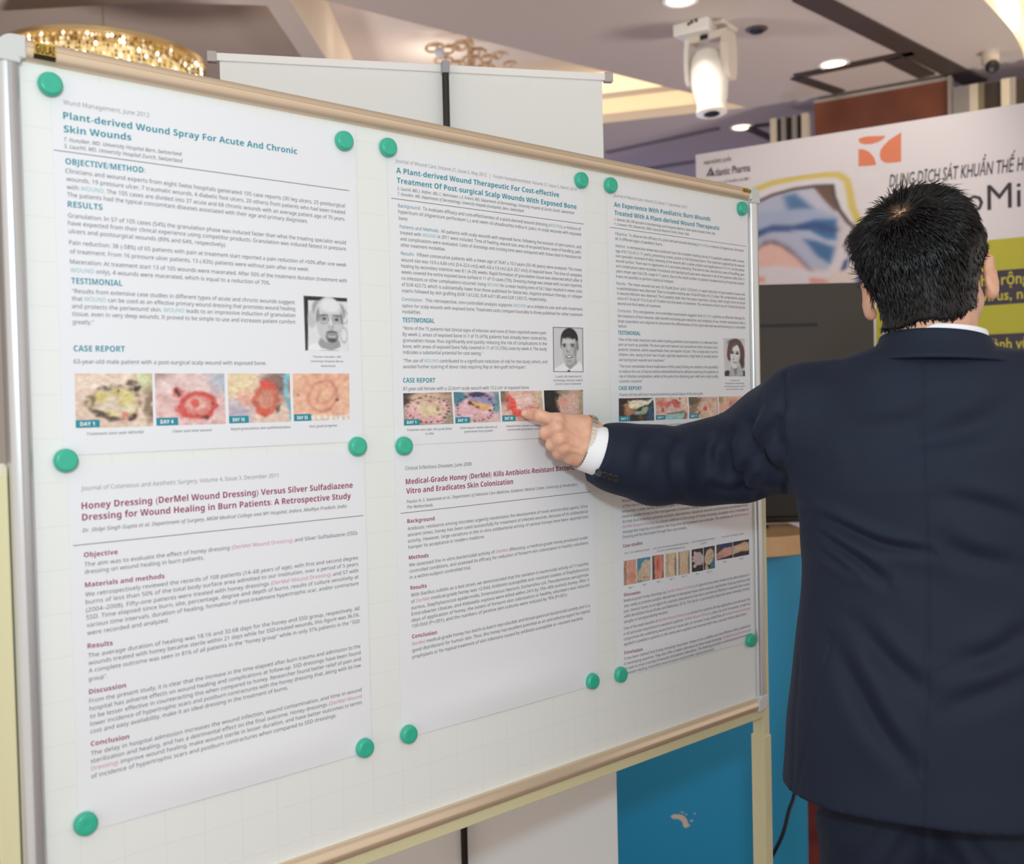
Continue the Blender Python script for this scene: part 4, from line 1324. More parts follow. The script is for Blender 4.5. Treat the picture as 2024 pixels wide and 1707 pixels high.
    'p6h': paint(36, 30, (30, 40, 90), [('poly', [(0, .6), (.4, .3), (1, .25), (1, .8), (.3, .9), (0, 1)], (206, 150, 124), .08, 1), ('poly', [(0, 0), (0, .5), (.1, .55), (.3, .3), (.1, 0)], (60, 50, 50), .08, 1), (.2, .8, .2, .15, 0, (190, 120, 100), .6, .9), ('poly', [(.4, 1), (.7, .85), (1, .8), (1, 1)], (24, 24, 30), .05, 1)], 16, 40, .05),
    'p6i': paint(36, 30, (26, 26, 32), [('poly', [(0, .25), (.4, .2), (.7, .1), (1, .2), (1, .75), (.5, .7), (0, .8)], (206, 168, 132), .07, 1), (.5, .5, .3, .15, 0, (214, 180, 144), .7, 1)], 12, 41, .04),
}
HW = ['WOUND']
HD = ['(DerMel Wound Dressing)', 'DerMel Wound Dressings', 'DerMel Wound Dressing', '(DerMel Wound', 'DerMel Wound', 'Dressing)', 'DerMel']

# ---------------------------------------------------------------- poster 1 (top left)
rule = (C(1, 298, 832), C(1, 1938, 1058))
p = Poster('p1', 'poster headed Plant-derived Wound Spray, top left of the board', '', uv(104, 300)[0], uv(706, 450)[0], -0.012, C(2, 1000, 1150)[1], rule, 0.0015)
P1 = p
UR = float(C(2, 1925, 212)[0])
p.line('Wund Management, June 2012', C(1, 350, 580), C(1, 828, 653), 'jour', 5)
p.line('Plant-derived Wound Spray For Acute And Chronic', C(1, 350, 660), C(1, 1650, 858), 'title', TEAL, .022, sink='title')
p.line('Skin Wounds', C(1, 353, 735), C(1, 728, 782), 'title', TEAL, .022, sink='title')
p.line('T. Hunziker, MD. University Hospital Bern, Switzerland', C(1, 355, 785), C(1, 1008, 867), 'ital', 0, 0, True)
p.line('S. Läuchli, MD, University Hospital Zurich, Switzerland', C(1, 355, 822), C(1, 1012, 905), 'ital', 0, 0, True)
p.line('OBJECTIVE/METHOD:', C(1, 362, 912), C(1, 805, 962), 'head', TEAL, .02)
p.block(1, UR, [(362, 960, 'Clinicians and wound experts from eight Swiss hospitals generated 105 case reports (30 leg ulcers, 25 postsurgical'),
                (367, 1005, 'wounds, 19 pressure ulcer, 7 traumatic wounds, 4 diabetic foot ulcers, 20 others) from patients who had been treated'),
                (370, 1050, 'with WOUND. The 105 cases are divided into 37 acute and 68 chronic wounds with an average patient age of 70 years.'),
                (372, 1092, 'The patients had the typical concomitant diseases associated with their age and primary diagnoses.', 1708),
                (377, 1208, 'Granulation: In 57 of 105 cases (54%) the granulation phase was induced faster than what the treating specialist would'),
                (377, 1250, 'have expected from their clinical experience using competitor products. Granulation was induced fastest in pressure'),
                (380, 1295, 'ulcers and postsurgical wounds (89% and 64%, respectively).', 1255),
                (383, 1358, 'Pain reduction: 38 (-58%) of 65 patients with pain at treatment start reported a pain reduction of >50% after one week')], hl=HW)
p.line('RESULTS', C(1, 375, 1150), C(1, 568, 1168), 'head', TEAL, .02)
p.block(2, UR, [(388, 58, 'of treatment. From 16 pressure ulcer patients, 13 (-83%) patients were without pain after one week.', 1715),
                (388, 115, 'Maceration: At treatment start 13 of 105 wounds were macerated. After 50% of the treatment duration (treatment with'),
                (390, 162, 'WOUND only), 4 wounds were macerated, which is equal to a reduction of 70%.', 1500)], hl=HW)
p.line('TESTIMONIAL', C(2, 395, 226), C(2, 678, 240), 'head', TEAL, .02)
p.block(2, float(C(2, 1638, 400)[0]), [(398, 278, '“Results from extensive case studies in different types of acute and chronic wounds suggest'),
                                       (398, 320, 'that WOUND can be used as an effective primary wound dressing that promotes wound healing'),
                                       (398, 362, 'and protects the periwound skin. WOUND leads to an impressive induction of granulation'),
                                       (400, 405, 'tissue, even in very deep wounds. It proved to be simple to use and increases patient comfort'),
                                       (402, 450, 'greatly.”', 520)], hl=HW)
for y, tx, a, b in ((637, 'Thomas Hunziker, MD,', 1737, 1895), (662, 'University Hospital Berne,', 1725, 1907), (688, 'Switzerland', 1780, 1862)):
    p.line(tx, C(2, a, y), C(2, b, y + 1), 'mini', 0, 0, True)
p.line('CASE REPORT', C(2, 408, 602), C(2, 693, 605), 'head', TEAL, .02)
p.line('63-year-old male patient with a post-surgical scalp wound with exposed bone.', C(2, 408, 670), C(2, 1478, 678), 'body')
p.photo(2, [(1684, 292), (1927, 306), (1937, 602), (1694, 598)], portrait_glasses(), 'portrait_photo')
p.photo(2, [(413, 725), (845, 725), (848, 1018), (420, 1030)], IM['p1a'], day=('DAY 1', 418, 985, 553, 1027))
p.photo(2, [(858, 725), (1245, 725), (1250, 1005), (865, 1016)], IM['p1b'], day=('DAY 4', 865, 972, 986, 1015))
p.photo(2, [(1263, 725), (1608, 725), (1614, 992), (1268, 1003)], IM['p1c'], day=('DAY 10', 1268, 962, 1378, 1002))
p.photo(2, [(1624, 725), (1938, 725), (1940, 980), (1628, 990)], IM['p1d'], day=('DAY 33', 1628, 952, 1726, 990))
for tx, a, y, b, y2 in (('Treatment start with WOUND', 480, 1068, 795, 1057), ('Clean and vital wound', 955, 1053, 1172, 1045), ('Rapid granulation and epithelialization', 1278, 1040, 1610, 1028), ('Very good progress', 1715, 1025, 1870, 1019)):
    p.line(tx, C(2, a, y), C(2, b, y2), 'tiny', 0, 0, True)

# ---------------------------------------------------------------- poster 4 (bottom left)
rule = (C(3, 393, 485), C(3, 1962, 322))
p = Poster('p4', 'poster headed Honey Dressing Versus Silver Sulfadiazene, bottom left of the board', '', uv(140, 1200)[0], uv(728, 1250)[0], uv(420, 905)[1], C(4, 1200, 812)[1], rule, 0.0045)
P4 = p
UR = float(C(4, 1948, 100)[0])
p.line('Journal of Cutaneous and Aesthetic Surgery, Volume 4, Issue 3, December 2011', C(3, 437, 190), C(3, 1502, 117), 'jour', 5)
p.line('Honey Dressing (DerMel Wound Dressing) Versus Silver Sulfadiazene', C(3, 440, 290), C(3, 1905, 174), 'title', PURP, .014, sink='title')
p.line('Dressing for Wound Healing in Burn Patients: A Retrospective Study', C(3, 443, 352), C(3, 1895, 232), 'title', PURP, .014, sink='title')
p.line('Dr. Shilpi Singh Gupta et al, Department of Surgery, MGM Medical College and MY Hospital, Indore, Madhya Pradesh, India', C(3, 445, 415), C(3, 1872, 281), 'ital', 0, 0, True)
p.line('Objective', C(3, 452, 550), C(3, 635, 532), 'sub', PURP, .02)
p.line('Materials and methods', C(3, 458, 712), C(3, 888, 662), 'sub', PURP, .02)
p.line('Results', C(3, 472, 1042), C(3, 608, 1024), 'sub', PURP, .02)
p.block(3, UR, [(455, 600, 'The aim was to evaluate the effect of honey dressing (DerMel Wound Dressing) and Silver Sulfadiazene (SSD)'),
                (457, 640, 'dressing on wound healing in burn patients.', 1100),
                (460, 762, 'We retrospectively reviewed the records of 108 patients (14–68 years of age), with first and second degree'),
                (462, 803, 'burns of less than 50% of the total body surface area admitted to our institution, over a period of 5 years'),
                (463, 846, '(2004–2008). Fifty-one patients were treated with honey dressings (DerMel Wound Dressing) and 57 with'),
                (465, 886, 'SSD. Time elapsed since burn, site, percentage, degree and depth of burns, results of culture sensitivity at'),
                (467, 928, 'various time intervals, duration of healing, formation of post-treatment hypertrophic scar, and/or contracture'),
                (470, 970, 'were recorded and analyzed.', 910)], hl=HD[:1], hlm=PURL)
p.block(4, UR, [(475, 80, 'The average duration of healing was 18.16 and 32.68 days for the honey and SSD group, respectively. All'),
                (477, 120, 'wounds treated with honey became sterile within 21 days while for SSD-treated wounds, this figure was 36.5%.'),
                (478, 162, 'A complete outcome was seen in 81% of all patients in the “honey group” while in only 37% patients in the “SSD'),
                (478, 207, 'group”.', 580),
                (482, 325, 'From the present study, it is clear that the increase in the time elapsed after burn trauma and admission to the'),
                (483, 367, 'hospital has adverse effects on wound healing and complications at follow-up. SSD dressings have been found'),
                (485, 408, 'to be lesser effective in counteracting this when compared to honey. Researcher found better relief of pain and'),
                (487, 449, 'lower incidence of hypertrophic scars and postburn contractures with the honey dressing that, along with its low'),
                (488, 490, 'cost and easy availability, make it an ideal dressing in the treatment of burns.', 1555),
                (490, 608, 'The delay in hospital admission increases the wound infection, wound contamination, and time in wound'),
                (490, 650, 'sterilization and healing, and has a detrimental effect on the final outcome. Honey dressings (DerMel Wound'),
                (492, 690, 'Dressing) improve wound healing, make wound sterile in lesser duration, and have better outcomes in terms'),
                (492, 732, 'of incidence of hypertrophic scars and postburn contractures when compared to SSD dressings.', 1815)], hl=['(DerMel Wound', 'Dressing)'], hlm=PURL)
p.line('Discussion', C(4, 480, 277), C(4, 680, 240), 'sub', PURP, .02)
p.line('Conclusion', C(4, 490, 558), C(4, 697, 517), 'sub', PURP, .02)

# ---------------------------------------------------------------- poster 2 (top middle)
rule = (C(5, 143, 577), C(5, 1818, 803))
p = Poster('p2', 'poster headed Plant-derived Wound Therapeutic, top middle, touched by the finger', '', uv(769, 480)[0], uv(1160, 480)[0], uv(950, 322)[1], C(6, 900, 1372)[1], rule, 0.0015)
P2 = p
UR = float(C(5, 1800, 1230)[0])
p.line('Journal of Wound Care, Volume 21, Issue 5, May 2012   |   Forsch Komplementmed, Volume 21, Issue 2, March 2014', C(5, 180, 268), C(5, 1755, 518), 'jour', 5)
p.line('A Plant-derived Wound Therapeutic For Cost-effective', C(5, 187, 360), C(5, 1603, 572), 'title', TEAL, .022, sink='title')
p.line('Treatment Of Post-surgical Scalp Wounds With Exposed Bone', C(5, 192, 447), C(5, 1755, 676), 'title', TEAL, .022, sink='title')
p.line('S. Läuchli, MD, J. Hafner, MD, C. Wehrmann, L.E. French, MD, Department of Dermatology, University Hospital of Zurich, Zurich, Switzerland', C(5, 197, 507), C(5, 1735, 720), 'ital', 0, 0, True)
p.line('T. Hunziker, MD. Department of Dermatology, University Hospital (Inselspital), Bern, Switzerland', C(5, 200, 554), C(5, 1297, 703), 'ital', 0, 0, True)
p.block(5, UR, [(203, 657, '[Background:] To evaluate efficacy and cost-effectiveness of a plant-derived wound dressing (WOUND), a mixture of'),
                (205, 710, 'hypericum oil (Hypericum perforatum L.) and neem oil (Azadirachta indica A. Juss.), in scalp wounds with exposed'),
                (210, 767, 'bone.', 290),
                (217, 840, '[Patients and Methods:] All patients with scalp wounds with exposed bone, following the excision of skin tumors, and'),
                (220, 892, 'treated with WOUND in 2011 were included. Time of healing, wound size, area of ex-posed bone, ease of handling, pain,'),
                (222, 946, 'and complications were evaluated. Costs of dressings and nursing time were compared with those cited in literature for'),
                (225, 999, 'other treatment modalities.', 615),
                (228, 1072, '[Results:] Fifteen consecutive patients with a mean age of 76.87 ± 10.3 years (59–90 years) were analyzed. The mean'),
                (230, 1128, 'wound size was 10.9 ± 6.84 cm2 (0.4–22.6 cm2) with 4.8 ± 5.9 cm2 (0.3–20.7 cm2) of exposed bone. The time of complete'),
                (230, 1181, 'healing by secondary intention was 8.1 (4–20) weeks. Rapid formation of granulation tissue was observed which after 4'),
                (232, 1234, 'weeks covered the entire exposed bone surface in 11 of 15 cases (73%). Dressing change was simple with no pain reported,'),
                (233, 1289, 'no infections or other complications occurred. Using WOUND for a mean healing time of 56.7 days resulted in mean costs'),
                (235, 1343, 'of EUR 423.73, which is substantially lower than those published for fascia lata, negative pressure therapy, or collagen'),
                (237, 1397, 'matrix followed by skin grafting (EUR 1,612.82, EUR 4,411.80 and EUR 1,503.72, respectively).', 1497)], TEAL, hl=HW)
p.block(6, UR, [(237, 150, '[Conclusion:] This retrospective, non-controlled analysis supports WOUND as a simple-to-use and safe treatment'),
                (238, 207, 'option for scalp wounds with exposed bone. Treatment costs compare favorably to those published for other treatment'),
                (240, 259, 'modalities.', 402)], TEAL, hl=HW)
p.line('TESTIMONIAL', C(6, 242, 337), C(6, 520, 345), 'head', TEAL, .02)
UQ = float(C(6, 1497, 560)[0])
p.block(6, UQ, [(243, 402, '“None of the 15 patients had clinical signs of infection and none of them reported severe pain.'),
                (243, 455, 'By week 2, areas of exposed bone in 7 of 15 (47%) patients had already been covered by'),
                (245, 508, 'granulation tissue, thus significantly and quickly reducing the risk of complications in the'),
                (245, 560, 'bone, with areas of exposed bone fully covered in 11 of 15 (73%) cases by week 4. The study'),
                (247, 612, 'indicates a substantial potential for cost saving.”', 940),
                (247, 685, '“The use of WOUND contributed to a significant reduction of risk for the study cohort, and'),
                (247, 737, 'avoided further scarring of donor sites requiring flap or skin-graft techniques”.', 1320)], hl=HW)
p.photo(6, [(1549, 378), (1811, 386), (1815, 772), (1553, 770)], portrait_tie(), 'portrait_photo')
for y, tx, a, b in ((818, 'S. Läuchli, MD, Department of', 1567, 1800), (851, 'Dermatology, University Hospital', 1552, 1810), (882, 'of Zurich, Zurich, Switzerland', 1567, 1795)):
    p.line(tx, C(6, a, y), C(6, b, y - 2), 'tiny', 0, 0, True)
p.line('CASE REPORT', C(6, 247, 862), C(6, 527, 862), 'head', TEAL, .02)
p.line('87-year-old female with a 22.6cm² scalp wound with 15.2 cm² of exposed bone.', C(6, 247, 930), C(6, 1345, 917), 'body')
p.photo(6, [(247, 955), (668, 945), (683, 1220), (253, 1237)], IM['p2a'], day=('DAY 1', 253, 1183, 388, 1234))
p.photo(6, [(686, 945), (1077, 940), (1092, 1203), (697, 1218)], IM['p2b'], day=('DAY 11', 697, 1165, 825, 1217))
p.photo(6, [(1093, 937), (1452, 932), (1465, 1190), (1103, 1203)], IM['p2c'], day=('DAY 30', 1103, 1148, 1220, 1200))
p.photo(6, [(1470, 930), (1810, 925), (1812, 1175), (1478, 1188)], IM['p2d'])
for tx, a, y, b, y2 in (('Treatment start after skin graft failed', 280, 1284, 668, 1270), ('to take', 440, 1315, 512, 1312), ('Clean wound, visible induction of', 738, 1265, 1060, 1255),
                        ('granulation tissue growth', 778, 1297, 1022, 1287), ('Exposed bone wound completely', 1138, 1249, 1437, 1240), ('covered with granulation tissue', 1150, 1280, 1430, 1270)):
    p.line(tx, C(6, a, y), C(6, b, y2), 'tiny', 0, 0, True)

# ---------------------------------------------------------------- poster 5 (bottom middle)
rule = (C(7, 117, 507), C(7, 1543, 345))
p = Poster('p5', 'poster headed Medical-Grade Honey Kills Bacteria, bottom middle of the board', '', uv(786, 1200)[0], uv(1178, 1200)[0], uv(980, 872)[1], uv(990, 1405)[1], rule, 0.0045)
P5 = p
UR = float(C(7, 1530, 1000)[0])
p.line('Clinical Infectious Diseases, June 2008', C(7, 152, 185), C(7, 648, 150), 'jour', 0)
p.line('Medical-Grade Honey (DerMel) Kills Antibiotic-Resistant Bacteria In', C(7, 157, 292), C(7, 1468, 177), 'title', PURP, .014, sink='title')
p.line('Vitro and Eradicates Skin Colonization', C(7, 160, 362), C(7, 960, 288), 'title', PURP, .014, sink='title')
p.line('Paulus H. S. Kwakman et al., Department of Intensive Care Medicine, Academic Medical Center, University of Amsterdam,', C(7, 163, 433), C(7, 1445, 301), 'ital', 0, 0, True)
p.line('The Netherlands', C(7, 165, 474), C(7, 360, 457), 'ital', 0, 0, True)
for tx, a, y, b, y2 in (('Background', 168, 582, 372, 561), ('Methods', 180, 855, 328, 837), ('Results', 192, 1082, 313, 1064), ('Conclusion', 204, 1446, 390, 1413)):
    p.line(tx, C(7, a, y), C(7, b, y2), 'sub', PURP, .018)
p.block(7, UR, [(170, 637, 'Antibiotic resistance among microbes urgently necessitates the development of novel antimicrobial agents. Since'),
                (172, 683, 'ancient times, honey has been used successfully for treatment of infected wounds, because of its antibacterial'),
                (173, 729, 'activity. However, large variations in the in vitro antibacterial activity of various honeys have been reported and'),
                (177, 775, 'hamper its acceptance in modern medicine.', 748),
                (182, 909, 'We assessed the in vitro bactericidal activity of DerMel (Bfactory), a medical-grade honey produced under'),
                (184, 955, 'controlled conditions, and assessed its efficacy for reduction of forearm skin colonization in healthy volunteers'),
                (187, 1001, 'in a within-subject–controlled trial.', 645),
                (195, 1135, 'With Bacillus subtilis as a test strain, we demonstrated that the variation in bactericidal activity of 11 batches'),
                (197, 1182, 'of DerMel medical-grade honey was <2-fold. Antibiotic-susceptible and -resistant isolates of Staphylococcus'),
                (198, 1230, 'aureus, Staphylococcus epidermidis, Enterococcus faecium, Escherichia coli, Pseudomonas aeruginosa,'),
                (200, 1276, 'Enterobacter cloacae, and Klebsiella oxytoca were killed within 24 h by 10%–40% (vol/vol) honey. After 2'),
                (201, 1322, 'days of application of honey, the extent of forearm skin colonization in healthy volunteers was reduced'),
                (203, 1367, '100-fold (P<.001), and the numbers of positive skin cultures were reduced by 76% (P<.001).', 1370),
                (205, 1500, 'DerMel medical-grade honey has batch-to-batch reproducible and broad-spectrum bactericidal activity and is a'),
                (206, 1548, 'good disinfectant for human skin. Thus, this honey has excellent potential as an anti-infective agent for topical'),
                (207, 1597, 'prophylaxis or for topical treatment of skin infections caused by antibiotic-susceptible or -resistant bacteria.', 1487)], hl=['DerMel'], hlm=PURL)

# ---------------------------------------------------------------- poster 3 (top right)
rule = (C(8, 137, 667), C(8, 1655, 880))
p = Poster('p3', 'poster headed Paediatric Burn Wounds, top right of the board', '', uv(1203, 600)[0], uv(1480, 600)[0], uv(1340, 384)[1], C(9, 900, 1400)[1], rule, 0.003, 0.002)
P3 = p
UR = float(C(9, 1640, 100)[0])
p.line('Journal of Wound Care, Volume 22, Issue 11, December 2013', C(8, 180, 330), C(8, 990, 465), 'jour', 5)
p.line('An Experience With Paediatric Burn Wounds', C(8, 185, 440), C(8, 1252, 602), 'title', TEAL, .022, sink='title')
p.line('Treated With A Plant-derived Wound Therapeutic', C(8, 190, 532), C(8, 1357, 704), 'title', TEAL, .022, sink='title')
p.line('C. Mainetti, MD, DM Specialist in Anesthesiology and Emergency Medicine, Santo Spirito Hospital, Rome, Italy', C(8, 190, 594), C(8, 1312, 754), 'ital', 0, 0, True)
p.line('F. Carnevali, PhD, Researcher, ENEA Casaccia Research Centre, Rome, Italy', C(8, 190, 646), C(8, 1018, 760), 'ital', 0, 0, True)
p.block(8, UR, [(197, 753, '[Objective:] To observe the efficacy of a plant-derived wound dressing (WOUND), a mixture of hypericum and neem'),
                (197, 809, 'oil, in different types of paediatric burns.', 725),
                (202, 889, '[Method:] A retrospective review was conducted over the complete healing course of 9 paediatric patients with a mean'),
                (203, 946, 'age of 8.17±3.35 (1–11 years), presenting mixed, partial or full thickness burns. The treatment applied by the wound'),
                (204, 1001, 'care specialist consisted of daily cleansing of the wound with a saline solution and application of WOUND on the whole'),
                (205, 1056, 'wound surface. There was no application of a secondary dressing. The time to heal, wound size, ease of handling, pain'),
                (206, 1113, 'and complications were recorded. Procedural and background pain were observed in all of the patients older than 5'),
                (208, 1170, 'years (mean age 9.6±2.39, range 6–11 years). Due to the small number of patients involved during the period studied,'),
                (208, 1228, 'it was not possible to perform statistical analyses.', 850),
                (212, 1306, '[Results:] The mean wound size was 50.76±48.32cm² (4.63–132.0cm²). A rapid induction of granulation tissue and'),
                (214, 1361, 're-epithelialisation was observed. Time to complete healing was 16.9±4.89 days (10–22 days). No complications related'),
                (217, 1416, 'to wound infection was observed. The 6 patients older than five years reported a strong relief of pain, from an initial'),
                (220, 1472, 'value of 7–8 out of 10 to 0 out of 10 within the first week of treatment. This remained at the 0 out of 10 level during the'),
                (223, 1530, 'second and third weeks of treatment.', 705)], TEAL, hl=HW)
p.block(9, UR, [(223, 91, '[Conclusion:] This retrospective, non-controlled examination suggests that WOUND could be an effective therapy for'),
                (225, 150, 'the treatment of burn wounds, with benefits including pain reduction and simplicity of use. Further evaluations with a'),
                (226, 207, 'larger population are required to document the effectiveness of this plant-derived wound dressing in a controlled'),
                (228, 263, 'fashion.', 330)], TEAL, hl=HW)
p.line('TESTIMONIAL', C(9, 230, 343), C(9, 478, 352), 'head', TEAL, .02)
p.block(9, float(C(9, 1340, 560)[0]), [(232, 412, '“One of the most important aims when treating paediatric burn patients is to alleviate their'),
                                       (234, 468, 'pain as much as possible. The burn pain and wound care procedures often increase burn'),
                                       (235, 524, 'patients’ anxieties, which exacerbates their perception of pain. This is especially true for'),
                                       (237, 580, 'children, who, owing to their fear of pain, typically experience a high level of anxiety before'),
                                       (238, 638, 'and during burn wound care treatment.”', 757),
                                       (240, 710, '“The most remarkable clinical implications of this study finding are related to the possibility'),
                                       (240, 767, 'to reduce the use of topical antimicrobials/disinfectants without exposing the patients at'),
                                       (242, 822, 'risk of infective complications, while at the same time obtaining pain relief and a high quality'),
                                       (243, 876, 'cosmetic outcome.”', 505)])
p.photo(9, [(1400, 383), (1638, 388), (1642, 808), (1414, 807)], portrait_woman(), 'portrait_photo')
for y, tx, a, b in ((860, 'C. Mainetti, MD,', 1472, 1578), (893, 'DM Specialist in Anesthesiology', 1420, 1633), (926, 'and Emergency Medicine, Santo', 1412, 1637), (958, 'Spirito Hospital, Rome, Italy', 1428, 1618)):
    p.line(tx, C(9, a, y), C(9, b, y - 2), 'mini', 0, 0, True)
p.line('CASE REPORT', C(9, 238, 958), C(9, 493, 960), 'head', TEAL, .02)
p.line('10-year-old boy with burn wound presenting partial failure of the skin graft.', C(9, 240, 1026), C(9, 1172, 1013), 'body')
p.photo(9, [(237, 1052), (618, 1045), (622, 1297), (237, 1310)], IM['p3a'], day=('DAY 1', 237, 1250, 360, 1308))
p.photo(9, [(638, 1045), (990, 1038), (993, 1280), (643, 1292)], IM['p3b'], day=('DAY 1', 640, 1240, 745, 1290))
p.photo(9, [(1007, 1038), (1330, 1033), (1333, 1268), (1008, 1278)], IM['p3c'], day=('DAY 7', 1007, 1222, 1110, 1276))
p.photo(9, [(1342, 1032), (1632, 1028), (1634, 1253), (1345, 1262)], IM['p3d'], day=('DAY 14', 1343, 1212, 1437, 1260))
for tx, a, y, b, y2 in (('Surgical debridement and start', 290, 1358, 578, 1345), ('using WOUND', 360, 1394, 497, 1388), ('Wound after surgical debridement', 660, 1358, 955, 1344), ('Rapid granulation and epithelialization', 1002, 1343, 1315, 1330), ('Very good progress', 1418, 1308, 1560, 1302), ('complete scar stability', 1378, 1345, 1560, 1336)):
    p.line(tx, C(9, a, y), C(9, b, y2), 'tiny', 0, 0, True)

# ---------------------------------------------------------------- poster 6 (bottom right)
va = C(10, 138, 228)
rule = (va, np.array([uv(1484, 1000)[0], va[1] + 0.004]))
p = Poster('p6', 'poster with Abstract and Case studies photos, bottom right below the sleeve', '', uv(1216, 1050)[0], uv(1486, 1100)[0], uv(1350, 850)[1], C(10, 640, 1424)[1], rule, 0.004)
P6 = p
UR = float(C(10, 1070, 850)[0])
p.slope = 0.0
for tx, a, y, b, y2 in (('Abstract', 172, 287, 267, 274), ('Case studies', 180, 647, 317, 624), ('Discussion', 187, 990, 303, 970), ('Conclusion', 187, 1396, 312, 1370)):
    p.line(tx, C(10, a, y), C(10, b, y2), 'sub', PURP, .018)
p.block(10, UR, [(173, 328, 'Wound management is a growing area of clinical practice and a challenge for health care, partly because'),
                 (175, 365, 'of the rise in long-term conditions including diabetes. Health care professionals are likely to treat and'),
                 (175, 402, 'encounter a wide variety of wound types. In recent years there has been a renewed interest in the use of'),
                 (175, 438, 'medical-grade honey in the management of wounds. Honey is anti-inflammatory in action and helps the'),
                 (177, 474, 'to treat local infection, promote autolytic debridement, deodorise wounds and promote granulation tissue.'),
                 (177, 510, 'DerMel Wound Dressing is a recent addition to the range of honey dressings available and is intended to'),
                 (178, 547, 'manage the majority of problems that may arise during wound care episodes. The attributes of DerMel Wound'),
                 (178, 582, 'Dressing will be illustrated through four case studies.', 630),
                 (187, 1030, 'Medical-grade honey dressings (as DerMel Wound Dressing) in general have been shown to be advantageous in'),
                 (188, 1068, 'their ability to promote autolytic debridement of devitalised tissue within wounds, significantly reducing malodour and'),
                 (187, 1105, 'pain. Overall, honey as an agent for autolytic debridement has been considered effective in wounds that consist'),
                 (187, 1141, '≥40% devitalised tissue (Evans and Mahoney, 2013). This factor is particularly important when dressing chronic,'),
                 (187, 1178, 'sloughy or overgranulating wounds.', 497),
                 (186, 1226, 'One of the main benefits of DerMel Wound Dressing is comfort for patients during application and removal; this'),
                 (186, 1263, 'is of particular importance in paediatric patients. DerMel Wound Dressing does not stick to wounds, so will not'),
                 (186, 1300, 'compromise the underlying wound bed nor cause pain on removal. It was noted that all DerMel Wound Dressings'),
                 (186, 1336, 'applied to paediatric patients in this series were applied and removed with ease, causing minimal discomfort.', 1050),
                 (188, 1437, 'It has been claimed that honey dressings have been shown to be a reliable and cost-effective choice, particularly'),
                 (187, 1473, 'in developing countries. They also offer a viable alternative to silver-based dressings. DerMel Wound Dressing can'),
                 (187, 1508, 'be used to treat a variety of wounds and patient indications. The dressing provides a moist wound environment,'),
                 (187, 1542, 'stimulates healing, neutralizes wound odours and provides topical protection.', 818)], hl=['DerMel Wound Dressings', 'DerMel Wound Dressing', 'DerMel Wound'], hlm=PURL)
for tx, a, y, b, y2 in (('Case 1. Toxic epidermal necrolysis', 190, 693, 367, 664), ('Case 2. Burn from flame treated with split thickness', 390, 659, 643, 619), ('skin graft and DerMel Wound Dressing', 420, 677, 615, 648),
                        ('Case 3. Wet wound burn in child aged', 665, 613, 825, 587), ('3 months', 725, 625, 768, 617), ('Case 4. Scald on child aged 7 months', 873, 578, 1028, 553),
                        ('Day 1', 220, 934, 252, 929), ('Day 3', 318, 914, 346, 909), ('Day 1', 418, 893, 445, 889), ('Day 3', 508, 875, 536, 870), ('Day 14', 593, 857, 630, 850),
                        ('Day 1', 692, 838, 718, 833), ('Day 15', 772, 824, 806, 818), ('Day 1', 886, 753, 910, 748), ('Day 8', 1000, 731, 1028, 725)):
    p.line(tx, C(10, a, y), C(10, b, y2), 'tiny', 0)
for k, q in (('p6a', [(185, 740), (275, 727), (277, 897), (185, 913)]), ('p6b', [(280, 725), (373, 710), (373, 875), (280, 895)]), ('p6c', [(385, 705), (465, 694), (467, 858), (387, 873)]),
             ('p6d', [(478, 690), (558, 678), (560, 843), (480, 857)]), ('p6e', [(568, 677), (650, 663), (650, 828), (570, 842)]), ('p6f', [(663, 662), (743, 648), (745, 808), (665, 820)]),
             ('p6g', [(747, 646), (825, 632), (827, 790), (748, 805)]), ('p6h', [(837, 628), (950, 608), (952, 718), (838, 737)]), ('p6i', [(953, 607), (1065, 587), (1067, 695), (955, 717)])):
    p.photo(10, q, IM[k])

flush_text(SINKS)
for p in (P1, P2, P3, P4, P5, P6):
    p.finish()
SINKS['kdark'].build('dark_lettering', mat('plum_black_print', (52, 42, 50), 0.5), BACKDROP)
SINKS['kyel'].build('yellow_lettering', mat('yellow_print', (214, 200, 60), 0.5), BACKDROP)
for k in ('stk0', 'stk1'):
    SINKS[k].build('sticker_lettering', stk[0], BOARD)

# =================================================================== MAGNETS
mgreen = mat('green_magnet_plastic', (50, 178, 146), 0.28, spec=0.6)
NM = ['at the top left corner of the wound spray poster', 'at the top right corner of the wound spray poster', 'between the two left posters, on their left edge', 'between the two left posters, on their right edge',
      'at the bottom left corner of the silver sulfadiazene poster', 'at the bottom right corner of the silver sulfadiazene poster', 'at the top left corner of the middle top poster', 'at the top right corner of the middle top poster',
      'between the two middle posters, below the finger', 'at the bottom left corner of the middle bottom poster', 'at the bottom right corner of the middle bottom poster', 'at the top left corner of the paediatric burn poster',
      'at the top right corner of the board, beside the frame', 'half hidden behind the shirt cuff and sleeve', 'at the bottom left corner of the case studies poster', 'at the right edge of the case studies poster, beside the frame']
PX = [(100, 166), (681, 278), (131, 910), (708, 882), (170, 1628), (722, 1478), (768, 291), (1150, 356), (799.5, 881), (809, 1451), (1172, 1346), (1208, 366), (1468, 412), (1222, 858), (1228, 1333), (1485, 1265)]
